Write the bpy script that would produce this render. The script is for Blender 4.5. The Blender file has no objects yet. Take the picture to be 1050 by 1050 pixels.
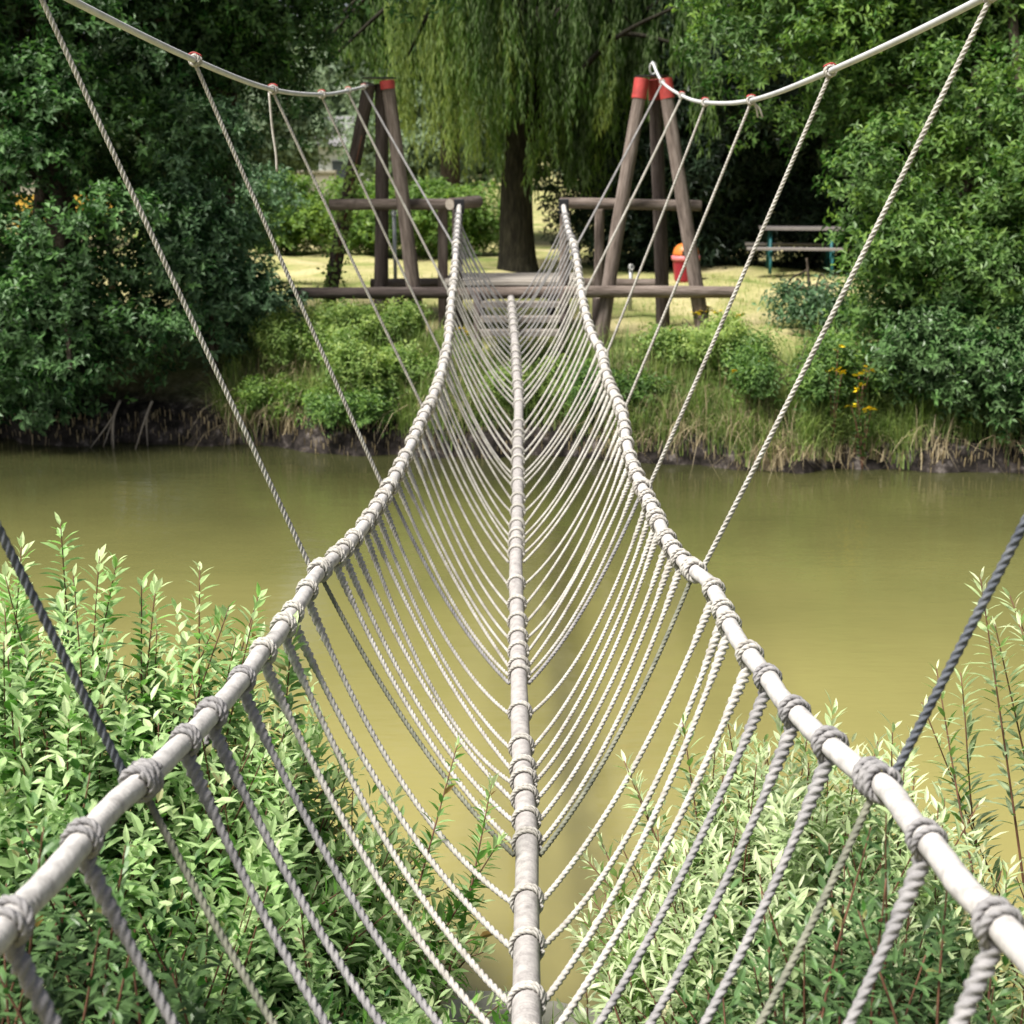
import bpy, math, random
import numpy as np
from mathutils import Vector, Matrix, Quaternion

R = random.Random(11)
rng = np.random.default_rng(7)
SC = bpy.context.scene
COL = SC.collection
PI = math.pi

# ------------------------------------------------------------------ camera
H = 2.7                                   # eye height above the water (z = 0)
PITCH = math.radians(14.6)
F = 1400.0                                # focal length in pixels of a 1050 px picture
cam_d = bpy.data.cameras.new('camera')
cam = bpy.data.objects.new('camera', cam_d)
COL.objects.link(cam)
cam.location = (0, 0, H)
cam.rotation_euler = (PI / 2 - PITCH, 0, 0)
cam_d.sensor_width = 36
cam_d.lens = 48.0
cam_d.clip_start = 0.05
cam_d.clip_end = 1000
cam_d.dof.use_dof = True
cam_d.dof.focus_distance = 4.4
cam_d.dof.aperture_fstop = 4.6
SC.camera = cam

ca, sa = math.cos(PITCH), math.sin(PITCH)


def ray(px, py):
    a, b = (px - 525) / F, -(py - 525) / F
    return np.array([a, ca + b * sa, -sa + b * ca])


def at_y(px, py, Y):
    d = ray(px, py)
    return np.array([0, 0, H]) + d * (Y / d[1])


def x_at(px, Y, z):
    """world x of picture column px for a point at distance Y and height z"""
    return (px - 525) / F * (Y * ca + (H - z) * sa)


# ------------------------------------------------------------------ materials
def new_mat(name):
    m = bpy.data.materials.new(name)
    m.use_nodes = True
    nt = m.node_tree
    for n in list(nt.nodes):
        nt.nodes.remove(n)
    out = nt.nodes.new('ShaderNodeOutputMaterial')
    return m, nt, out


def N(nt, t, **kw):
    n = nt.nodes.new(t)
    for k, v in kw.items():
        setattr(n, k, v)
    return n


def ramp(nt, stops):
    r = N(nt, 'ShaderNodeValToRGB')
    el = r.color_ramp.elements
    while len(el) < len(stops):
        el.new(0.5)
    for e, (p, c) in zip(el, stops):
        e.position = p
        e.color = (*c, 1) if len(c) == 3 else c
    return r


def noise_mat(name, stops, scale=10, detail=6, rough=0.85, stretch=(1, 1, 1), bump=0.3, bdist=0.01, spec=0.2, coord='Object', bscale=None):
    m, nt, out = new_mat(name)
    b = N(nt, 'ShaderNodeBsdfPrincipled')
    tc = N(nt, 'ShaderNodeTexCoord')
    mp = N(nt, 'ShaderNodeMapping')
    mp.inputs['Scale'].default_value = stretch
    no = N(nt, 'ShaderNodeTexNoise')
    no.inputs['Scale'].default_value = scale
    no.inputs['Detail'].default_value = detail
    no.inputs['Roughness'].default_value = 0.65
    nt.links.new(tc.outputs[coord], mp.inputs[0])
    nt.links.new(mp.outputs[0], no.inputs['Vector'])
    r = ramp(nt, stops)
    nt.links.new(no.outputs['Fac'], r.inputs[0])
    nt.links.new(r.outputs[0], b.inputs['Base Color'])
    b.inputs['Roughness'].default_value = rough
    b.inputs['Specular IOR Level'].default_value = spec
    if bump:
        n2 = N(nt, 'ShaderNodeTexNoise')
        n2.inputs['Scale'].default_value = bscale or scale * 2
        n2.inputs['Detail'].default_value = 5
        nt.links.new(mp.outputs[0], n2.inputs['Vector'])
        bp = N(nt, 'ShaderNodeBump')
        bp.inputs['Strength'].default_value = bump
        bp.inputs['Distance'].default_value = bdist
        nt.links.new(n2.outputs['Fac'], bp.inputs['Height'])
        nt.links.new(bp.outputs[0], b.inputs['Normal'])
    nt.links.new(b.outputs[0], out.inputs[0])
    return m


def leaf_mat(name, stops, back, trans=0.35, tcol=None, rough=0.45, spec=0.28):
    """leaf: colour by the leaf's own 'tint', paler underside, some light comes through"""
    m, nt, out = new_mat(name)
    at = N(nt, 'ShaderNodeAttribute')
    at.attribute_name = 'tint'
    r = ramp(nt, stops)
    nt.links.new(at.outputs['Fac'], r.inputs[0])
    geo = N(nt, 'ShaderNodeNewGeometry')
    mix = N(nt, 'ShaderNodeMix', data_type='RGBA')
    nt.links.new(geo.outputs['Backfacing'], mix.inputs[0])
    nt.links.new(r.outputs[0], mix.inputs[6])
    mix2 = N(nt, 'ShaderNodeMix', data_type='RGBA')
    mix2.inputs[0].default_value = 0.6
    nt.links.new(r.outputs[0], mix2.inputs[6])
    mix2.inputs[7].default_value = (*back, 1)
    nt.links.new(mix2.outputs[2], mix.inputs[7])
    b = N(nt, 'ShaderNodeBsdfPrincipled')
    nt.links.new(mix.outputs[2], b.inputs['Base Color'])
    b.inputs['Roughness'].default_value = rough
    b.inputs['Specular IOR Level'].default_value = spec
    t = N(nt, 'ShaderNodeBsdfTranslucent')
    if tcol:
        t.inputs[0].default_value = (*tcol, 1)
    else:
        nt.links.new(r.outputs[0], t.inputs[0])
    ms = N(nt, 'ShaderNodeMixShader')
    ms.inputs[0].default_value = trans
    nt.links.new(b.outputs[0], ms.inputs[1])
    nt.links.new(t.outputs[0], ms.inputs[2])
    nt.links.new(ms.outputs[0], out.inputs[0])
    return m


def plain(name, col, rough=0.6, spec=0.3, metal=0.0, var=0.25, scale=14):
    lo = tuple(c * (1 - var) for c in col)
    hi = tuple(min(1, c * (1 + var)) for c in col)
    m = noise_mat(name, [(0.3, lo), (0.7, hi)], scale=scale, rough=rough, spec=spec, bump=0.15, bdist=0.003)
    if metal:
        for n in m.node_tree.nodes:
            if n.type == 'BSDF_PRINCIPLED':
                n.inputs['Metallic'].default_value = metal
    return m


M = {}
M['rope'] = noise_mat('weathered_rope', [(0.25, (0.24, 0.22, 0.195)), (0.5, (0.38, 0.36, 0.33)), (0.75, (0.50, 0.48, 0.44))], scale=22, rough=0.95, bump=0.5, bdist=0.002, bscale=400, spec=0.1)
M['rope_grey'] = noise_mat('grey_rope', [(0.25, (0.16, 0.155, 0.16)), (0.55, (0.26, 0.25, 0.25)), (0.8, (0.36, 0.345, 0.335))], scale=22, rough=0.95, bump=0.5, bdist=0.002, bscale=400, spec=0.1)
M['rope_dark'] = noise_mat('dark_rope', [(0.25, (0.05, 0.056, 0.072)), (0.55, (0.10, 0.108, 0.125)), (0.8, (0.17, 0.17, 0.175))], scale=22, rough=0.9, bump=0.5, bdist=0.002, bscale=400, spec=0.2)
M['rope_moss'] = noise_mat('mossy_rope', [(0.3, (0.10, 0.105, 0.085)), (0.55, (0.18, 0.18, 0.14)), (0.8, (0.29, 0.28, 0.245))], scale=14, rough=0.95, bump=0.5, bdist=0.002, bscale=400, spec=0.1)
M['hand'] = noise_mat('hand_rope_sleeve', [(0.3, (0.28, 0.265, 0.255)), (0.5, (0.41, 0.39, 0.375)), (0.7, (0.50, 0.48, 0.46))], scale=26, rough=0.85, bump=0.5, bdist=0.004, bscale=60, spec=0.2)
M['foot'] = noise_mat('served_foot_rope', [(0.3, (0.20, 0.185, 0.18)), (0.5, (0.31, 0.29, 0.28)), (0.72, (0.40, 0.375, 0.36))], scale=30, rough=0.9, bump=0.5, bdist=0.003, bscale=120, spec=0.15)
M['cable'] = noise_mat('pale_cable', [(0.3, (0.38, 0.38, 0.385)), (0.7, (0.52, 0.52, 0.525))], scale=10, rough=0.55, bump=0.2, bdist=0.002, bscale=200, spec=0.4)
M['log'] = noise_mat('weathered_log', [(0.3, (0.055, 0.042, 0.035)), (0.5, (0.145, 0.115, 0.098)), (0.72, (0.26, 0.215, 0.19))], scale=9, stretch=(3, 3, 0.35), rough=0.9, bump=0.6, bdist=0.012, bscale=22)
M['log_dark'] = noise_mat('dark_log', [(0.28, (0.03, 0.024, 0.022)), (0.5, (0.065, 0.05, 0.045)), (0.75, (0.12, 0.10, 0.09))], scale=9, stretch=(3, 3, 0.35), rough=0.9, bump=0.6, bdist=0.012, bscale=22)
M['endgrain'] = noise_mat('log_end', [(0.3, (0.34, 0.29, 0.24)), (0.7, (0.5, 0.44, 0.38))], scale=30, rough=0.9)
M['plank'] = noise_mat('grey_plank', [(0.25, (0.22, 0.195, 0.165)), (0.5, (0.34, 0.305, 0.265)), (0.8, (0.45, 0.415, 0.37))], scale=8, stretch=(0.4, 4, 4), rough=0.9, bump=0.5, bdist=0.006)
M['plank_dark'] = noise_mat('dark_plank', [(0.25, (0.10, 0.085, 0.075)), (0.5, (0.20, 0.175, 0.155)), (0.8, (0.32, 0.29, 0.26))], scale=8, stretch=(0.4, 4, 4), rough=0.9, bump=0.5, bdist=0.006)
M['red'] = plain('faded_red_paint', (0.36, 0.05, 0.045), rough=0.55, var=0.3)
M['bracket'] = plain('dark_bracket', (0.035, 0.035, 0.04), rough=0.5, metal=0.5)
M['steel'] = plain('dull_steel', (0.45, 0.45, 0.44), rough=0.45, metal=0.7)
M['teal'] = plain('teal_paint', (0.015, 0.10, 0.11), rough=0.5)
M['table'] = plain('pale_table_board', (0.21, 0.19, 0.18), rough=0.7, var=0.15)
M['binred'] = plain('red_plastic', (0.34, 0.02, 0.045), rough=0.4, var=0.1)
M['binorange'] = plain('orange_plastic', (0.50, 0.15, 0.03), rough=0.4, var=0.1)
M['binpink'] = plain('pink_plastic', (0.62, 0.18, 0.2), rough=0.4, var=0.1)
M['yellow'] = plain('yellow_board_paint', (0.75, 0.46, 0.08), rough=0.5, var=0.2)
M['bark'] = noise_mat('bark', [(0.3, (0.03, 0.022, 0.016)), (0.5, (0.07, 0.055, 0.04)), (0.75, (0.13, 0.11, 0.085))], scale=9, stretch=(2.5, 2.5, 0.5), rough=0.95, bump=1.0, bdist=0.03)
M['bark_dark'] = noise_mat('dark_bark', [(0.3, (0.007, 0.006, 0.004)), (0.5, (0.020, 0.018, 0.012)), (0.75, (0.05, 0.047, 0.03))], scale=9, stretch=(2.5, 2.5, 0.5), rough=0.95, bump=1.0, bdist=0.03)
M['twig'] = plain('red_brown_twig', (0.11, 0.05, 0.03), rough=0.7, var=0.4)
M['twig_pale'] = plain('pale_bare_twig', (0.22, 0.19, 0.155), rough=0.9, var=0.3)
M['slab'] = noise_mat('sky_glare_slab', [(0.3, (0.24, 0.23, 0.18)), (0.7, (0.40, 0.38, 0.32))], scale=7, rough=0.9, bump=0.5, bdist=0.01)  # pale colour standing for sky glare on the water
M['wall'] = noise_mat('pale_wall', [(0.3, (0.26, 0.24, 0.20)), (0.7, (0.36, 0.33, 0.28))], scale=2, rough=0.9)
M['house'] = noise_mat('grey_house_wall', [(0.3, (0.42, 0.44, 0.46)), (0.7, (0.52, 0.54, 0.55))], scale=1.5, rough=0.9)
M['roof'] = noise_mat('grey_roof', [(0.3, (0.14, 0.14, 0.15)), (0.7, (0.22, 0.21, 0.21))], scale=3, rough=0.9)
M['glass'] = plain('window_glass', (0.05, 0.06, 0.07), rough=0.1, spec=0.6)
M['petal'] = plain('yellow_petal', (0.80, 0.60, 0.02), rough=0.6, var=0.15)

# leaves -------------------------------------------------------------------
M['leaf_alder'] = leaf_mat('alder_leaf', [(0.0, (0.005, 0.024, 0.006)), (0.5, (0.024, 0.092, 0.019)), (1.0, (0.17, 0.37, 0.085))], (0.11, 0.18, 0.08), 0.3)
M['leaf_right'] = leaf_mat('sallow_leaf', [(0.0, (0.010, 0.040, 0.007)), (0.5, (0.060, 0.165, 0.024)), (1.0, (0.32, 0.50, 0.085))], (0.16, 0.25, 0.09), 0.38)
M['leaf_blue'] = leaf_mat('blue_green_leaf', [(0.0, (0.018, 0.058, 0.030)), (0.5, (0.045, 0.12, 0.060)), (1.0, (0.12, 0.22, 0.11))], (0.14, 0.2, 0.16), 0.2)
M['leaf_teal'] = leaf_mat('elder_leaf', [(0.0, (0.012, 0.045, 0.018)), (0.5, (0.045, 0.125, 0.045)), (1.0, (0.17, 0.32, 0.13))], (0.14, 0.22, 0.12), 0.25)
M['leaf_willow'] = leaf_mat('weeping_willow_leaf', [(0.0, (0.025, 0.065, 0.012)), (0.5, (0.10, 0.20, 0.035)), (1.0, (0.36, 0.45, 0.12))], (0.2, 0.26, 0.12), 0.42)
M['leaf_shade'] = leaf_mat('canopy_shade_leaf', [(0.0, (0.006, 0.016, 0.007)), (0.5, (0.012, 0.032, 0.012)), (1.0, (0.026, 0.060, 0.02))], (0.03, 0.05, 0.03), 0.1)  # near black leaf colour carries the shade under the canopy
M['leaf_far'] = leaf_mat('background_tree_leaf', [(0.0, (0.018, 0.050, 0.012)), (0.5, (0.045, 0.11, 0.025)), (1.0, (0.10, 0.19, 0.05))], (0.1, 0.16, 0.08), 0.25)
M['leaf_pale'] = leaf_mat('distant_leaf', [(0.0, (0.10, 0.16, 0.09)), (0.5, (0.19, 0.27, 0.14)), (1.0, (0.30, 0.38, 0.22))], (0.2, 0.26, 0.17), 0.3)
M['leaf_hedge'] = leaf_mat('low_hedge_leaf', [(0.0, (0.04, 0.11, 0.016)), (0.5, (0.12, 0.25, 0.03)), (1.0, (0.30, 0.44, 0.06))], (0.2, 0.3, 0.1), 0.35)
M['leaf_lime'] = leaf_mat('bank_shrub_leaf', [(0.0, (0.04, 0.11, 0.018)), (0.5, (0.17, 0.31, 0.05)), (1.0, (0.46, 0.56, 0.14))], (0.28, 0.38, 0.14), 0.42)
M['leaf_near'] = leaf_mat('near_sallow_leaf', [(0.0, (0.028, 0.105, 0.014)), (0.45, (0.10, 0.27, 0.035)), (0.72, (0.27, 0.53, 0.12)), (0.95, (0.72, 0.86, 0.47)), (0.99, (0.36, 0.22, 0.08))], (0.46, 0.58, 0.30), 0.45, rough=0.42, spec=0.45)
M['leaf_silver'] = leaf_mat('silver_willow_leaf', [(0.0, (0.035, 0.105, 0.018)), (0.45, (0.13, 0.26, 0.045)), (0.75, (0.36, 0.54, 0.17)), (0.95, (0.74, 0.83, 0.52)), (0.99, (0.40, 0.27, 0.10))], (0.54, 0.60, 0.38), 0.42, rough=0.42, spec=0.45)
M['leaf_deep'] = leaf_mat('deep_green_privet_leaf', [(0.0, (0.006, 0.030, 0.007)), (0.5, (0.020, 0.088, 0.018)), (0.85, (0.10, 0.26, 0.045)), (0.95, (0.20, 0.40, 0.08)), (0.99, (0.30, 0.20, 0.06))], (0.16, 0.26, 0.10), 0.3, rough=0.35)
M['grass'] = leaf_mat('bank_grass_blade', [(0.0, (0.05, 0.11, 0.02)), (0.5, (0.20, 0.30, 0.06)), (1.0, (0.46, 0.50, 0.17))], (0.26, 0.34, 0.12), 0.4)
M['straw'] = leaf_mat('dead_grass_blade', [(0.0, (0.16, 0.12, 0.06)), (0.5, (0.34, 0.27, 0.15)), (1.0, (0.55, 0.46, 0.29))], (0.35, 0.29, 0.18), 0.25)


# ------------------------------------------------------------------ object helpers
def tag(o, label=None, cat=None, group=None, kind=None):
    if label: o['label'] = label
    if cat: o['category'] = cat
    if group: o['group'] = group
    if kind: o['kind'] = kind
    return o


def thing(name, label, cat, loc=(0, 0, 0), group=None, rz=0):
    o = bpy.data.objects.new(name, None)
    o.empty_display_size = 0.2
    COL.objects.link(o)
    o.location = loc
    o.rotation_euler = (0, 0, rz)
    return tag(o, label, cat, group)


def link(name, me, mat=None, parent=None, loc=None):
    o = bpy.data.objects.new(name, me)
    COL.objects.link(o)
    if mat is not None:
        for mm in (mat if isinstance(mat, (list, tuple)) else [mat]):
            me.materials.append(mm)
    if parent: o.parent = parent
    if loc is not None: o.location = loc
    return o


def np_mesh(name, V, faces, smooth=False, tint=None):
    """faces: list of int arrays (m,k)"""
    me = bpy.data.meshes.new(name)
    V = np.ascontiguousarray(V, dtype=np.float32)
    me.vertices.add(len(V))
    me.vertices.foreach_set('co', V.ravel())
    loops = np.concatenate([f.ravel() for f in faces]).astype(np.int32)
    sizes = np.concatenate([np.full(len(f), f.shape[1], np.int32) for f in faces])
    starts = np.concatenate([[0], np.cumsum(sizes)[:-1]]).astype(np.int32)
    me.loops.add(len(loops))
    me.loops.foreach_set('vertex_index', loops)
    me.polygons.add(len(sizes))
    me.polygons.foreach_set('loop_start', starts)
    me.polygons.foreach_set('use_smooth', np.full(len(sizes), smooth, bool))
    me.update(calc_edges=True)
    if tint is not None:
        a = me.attributes.new('tint', 'FLOAT', 'POINT')
        a.data.foreach_set('value', np.ascontiguousarray(tint, np.float32))
    return me


def unit(v):
    return v / (np.linalg.norm(v, axis=-1, keepdims=True) + 1e-9)


def rand_dir(n):
    return unit(rng.normal(size=(n, 3)))


class Geo:
    """collects pieces of one mesh"""
    def __init__(s):
        s.V, s.F, s.n = [], {}, 0

    def add(s, V, *faces):
        V = np.asarray(V, float)
        for f in faces:
            f = np.asarray(f, int)
            if f.ndim == 1: f = f[None]
            s.F.setdefault(f.shape[1], []).append(f + s.n)
        s.V.append(V)
        s.n += len(V)

    def box(s, c, size, rz=0, rot=None):
        v = np.array([[x, y, z] for x in (-.5, .5) for y in (-.5, .5) for z in (-.5, .5)]) * np.array(size)
        q = Matrix.Rotation(rz, 3, 'Z') if rot is None else rot
        v = v @ np.array(q).T + np.array(c)
        s.add(v, [[0, 1, 3, 2], [4, 6, 7, 5], [0, 4, 5, 1], [2, 3, 7, 6], [0, 2, 6, 4], [1, 5, 7, 3]])

    def tube(s, P, r, n=8, cap=True, prof=None, twist=None, ref=None):
        P = np.asarray(P, float)
        m = len(P)
        T = np.gradient(P, axis=0)
        T /= np.linalg.norm(T, axis=1)[:, None] + 1e-12
        if ref is None:
            ref = np.eye(3)[np.argmin(np.abs(T).max(axis=0))]
        ref = np.asarray(ref, float)
        A = ref[None] - T * (T @ ref)[:, None]
        A /= np.linalg.norm(A, axis=1)[:, None] + 1e-12
        B = np.cross(T, A)
        th = np.arange(n) * 2 * PI / n
        r = np.broadcast_to(np.asarray(r, float), (m,))
        tw = np.zeros(m) if twist is None else twist
        if prof is None:
            ang = th[None] + tw[:, None]
            rad = np.ones((m, n)) * r[:, None]
        else:
            ang = th[None] + tw[:, None]
            rad = prof(th)[None] * r[:, None]
        V = P[:, None] + rad[..., None] * (np.cos(ang)[..., None] * A[:, None] + np.sin(ang)[..., None] * B[:, None])
        i = np.arange(m - 1)[:, None] * n
        j = np.arange(n)[None]
        q = np.stack([i + j, i + (j + 1) % n, i + n + (j + 1) % n, i + n + j], -1).reshape(-1, 4)
        fs = [q]
        if cap:
            fs.append(np.arange(n)[::-1][None])
            fs.append((np.arange(n) + (m - 1) * n)[None])
        s.add(V.reshape(-1, 3), *fs)

    def mesh(s, name, smooth=False):
        V = np.concatenate(s.V)
        return np_mesh(name, V, [np.concatenate(f) for f in s.F.values()], smooth)

    def build(s, name, mat, parent=None, smooth=False, loc=None, origin=None):
        if origin is not None:
            s.V = [v - np.array(origin) for v in s.V]
        return link(name, s.mesh(name, smooth), mat, parent, loc)


def shade_auto(o, ang=40):
    me = o.data
    me.polygons.foreach_set('use_smooth', np.ones(len(me.polygons), bool))
    try:
        me.set_sharp_from_angle(angle=math.radians(ang))
    except Exception:
        pass
    return o


def catmull(P, k=8):
    P = np.asarray(P, float)
    Q = np.vstack([2 * P[0] - P[1], P, 2 * P[-1] - P[-2]])
    out = []
    for i in range(1, len(Q) - 2):
        p0, p1, p2, p3 = Q[i - 1], Q[i], Q[i + 1], Q[i + 2]
        for t in np.linspace(0, 1, k, endpoint=False):
            out.append(0.5 * ((2 * p1) + (-p0 + p2) * t + (2 * p0 - 5 * p1 + 4 * p2 - p3) * t * t + (-p0 + 3 * p1 - 3 * p2 + p3) * t ** 3))
    out.append(P[-1])
    return np.array(out)


def resample(P, step):
    P = np.asarray(P, float)
    d = np.concatenate([[0], np.cumsum(np.linalg.norm(np.diff(P, axis=0), axis=1))])
    n = max(2, int(d[-1] / step) + 1)
    s = np.linspace(0, d[-1], n)
    return np.stack([np.interp(s, d, P[:, k]) for k in range(3)], 1), s


def trefoil_deep(th):
    return 0.62 + 0.38 * np.abs(np.cos(1.5 * th)) ** 0.9


def trefoil(th):
    return 0.60 + 0.40 * np.abs(np.cos(1.5 * th)) ** 0.9


def rope_into(g, P, r, lod=0, rad=None, sign=1):
    """three-strand laid rope along P; lod 0 near, 1 middle, 2 far"""
    dia = 2 * r
    pitch = dia * 2.9
    if lod == 0:
        Q, s = resample(P, pitch / 9); n = 12
    elif lod == 1:
        Q, s = resample(P, pitch / 6); n = 9
    else:
        Q, s = resample(P, max(0.03, dia * 3)); n = 7
    rr = np.full(len(Q), r) if rad is None else r * rad(s)
    if lod < 2:
        g.tube(Q, rr, n, prof=trefoil, twist=sign * 2 * PI * s / pitch)
    else:
        g.tube(Q, rr * 0.93, n)


# ------------------------------------------------------------------ ground, water
def yb(x):      # far water's edge
    x = np.asarray(x, float)
    return 12.35 - 0.17 * np.clip(x, -9, 9) + 0.13 * np.sin(x * 1.9 + .6) + 0.07 * np.sin(x * 4.7) + 0.03 * np.sin(x * 11.3 + 1)


def yn(x):      # near water's edge
    x = np.asarray(x, float)
    return 3.35 + 0.22 * np.sin(x * 1.3 + 2.2) + 0.08 * np.sin(x * 3.9) + 0.03 * np.sin(x * 9.1)


def zg(x, Y):
    x = np.asarray(x, float); Y = np.asarray(Y, float)
    t = Y - yb(x)
    t = t - .05 * np.sin(x * 7.3 + 1.2) * np.sin(x * 2.1)
    bump = 0.05 * np.sin(x * 1.3) * np.cos(Y * 1.1) + 0.03 * np.sin(x * 3.1 + Y * 2.3) + .012 * np.sin(x * 9 + Y * 5) * np.cos(Y * 11 - x * 3)
    far = np.interp(t, [-2.2, -.5, -.10, -.02, .10, .35, 1.0, 2.0, 8, 30, 300], [-1.2, -.7, -.35, .02, .19, .33, .68, .97, 1.05, 1.06, 1.3])
    s = yn(x) - Y
    near = np.interp(s, [-2.2, -.5, 0, .15, .5, 1.5, 3, 60], [-1.2, -.5, -.02, .14, .3, .6, 1.0, 1.2])
    z = np.where(Y > 8, far, near)
    return z + bump * np.clip(np.where(Y > 8, t, s), 0, 1)


def build_ground():
    xs = np.unique(np.concatenate([np.linspace(-160, -12, 24), np.linspace(-12, -6, 40), np.linspace(-6, 6, 220), np.linspace(6, 12, 40), np.linspace(12, 160, 24)]))
    ys = np.unique(np.concatenate([np.linspace(-60, -2, 16), np.linspace(-2, 4.6, 90), np.linspace(4.6, 10, 14), np.linspace(10, 14.5, 130), np.linspace(14.5, 26, 50), np.linspace(26, 320, 40)]))
    X, Y = np.meshgrid(xs, ys)
    V = np.stack([X, Y, zg(X, Y)], -1).reshape(-1, 3)
    nx, ny = len(xs), len(ys)
    i = (np.arange(ny - 1)[:, None] * nx + np.arange(nx - 1)[None]).ravel()
    q = np.stack([i, i + 1, i + nx + 1, i + nx], 1)
    me = np_mesh('ground', V, [q], True)
    m, nt, out = new_mat('lawn_and_earth')
    b = N(nt, 'ShaderNodeBsdfPrincipled')
    b.inputs['Roughness'].default_value = 0.95
    b.inputs['Specular IOR Level'].default_value = 0.1
    tc = N(nt, 'ShaderNodeTexCoord')
    n1 = N(nt, 'ShaderNodeTexNoise'); n1.inputs['Scale'].default_value = 1.1; n1.inputs['Detail'].default_value = 8
    n2 = N(nt, 'ShaderNodeTexNoise'); n2.inputs['Scale'].default_value = 24; n2.inputs['Detail'].default_value = 6
    for n in (n1, n2): nt.links.new(tc.outputs['Object'], n.inputs['Vector'])
    r1 = ramp(nt, [(0.32, (0.17, 0.21, 0.065)), (0.5, (0.34, 0.32, 0.15)), (0.68, (0.47, 0.41, 0.24))])
    nt.links.new(n1.outputs['Fac'], r1.inputs[0])
    mx = N(nt, 'ShaderNodeMix', data_type='RGBA', blend_type='MULTIPLY')
    mx.inputs[0].default_value = 0.8
    r2 = ramp(nt, [(0.3, (0.55, 0.6, 0.5)), (0.7, (1.15, 1.1, 1.05))])
    nt.links.new(n2.outputs['Fac'], r2.inputs[0])
    nt.links.new(r1.outputs[0], mx.inputs[6]); nt.links.new(r2.outputs[0], mx.inputs[7])
    # bare earth where the bank is steep or close to the water
    r3 = ramp(nt, [(0.40, (0.008, 0.007, 0.006)), (0.56, (0.036, 0.030, 0.027)), (0.70, (0.19, 0.165, 0.15))])
    n3 = N(nt, 'ShaderNodeTexNoise'); n3.inputs['Scale'].default_value = 7; n3.inputs['Detail'].default_value = 9; n3.inputs['Roughness'].default_value = .7
    nt.links.new(tc.outputs['Object'], n3.inputs['Vector'])
    nt.links.new(n3.outputs['Fac'], r3.inputs[0])
    sep = N(nt, 'ShaderNodeSeparateXYZ'); nt.links.new(tc.outputs['Object'], sep.inputs[0])
    ad = N(nt, 'ShaderNodeMath', operation='MULTIPLY_ADD')
    nt.links.new(n3.outputs['Fac'], ad.inputs[0]); ad.inputs[1].default_value = 0.25
    nt.links.new(sep.outputs['Z'], ad.inputs[2])
    mr = N(nt, 'ShaderNodeMapRange'); mr.inputs[1].default_value = 0.45; mr.inputs[2].default_value = 0.9
    nt.links.new(ad.outputs[0], mr.inputs[0])
    m3 = N(nt, 'ShaderNodeMix', data_type='RGBA')
    nt.links.new(mr.outputs[0], m3.inputs[0]); nt.links.new(r3.outputs[0], m3.inputs[6]); nt.links.new(mx.outputs[2], m3.inputs[7])
    nt.links.new(m3.outputs[2], b.inputs['Base Color'])
    bp = N(nt, 'ShaderNodeBump'); bp.inputs['Strength'].default_value = 0.8; bp.inputs['Distance'].default_value = 0.05
    nt.links.new(n3.outputs['Fac'], bp.inputs['Height']); nt.links.new(bp.outputs[0], b.inputs['Normal'])
    nt.links.new(b.outputs[0], out.inputs[0])
    tag(link('ground', me, m), kind='structure')


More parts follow.
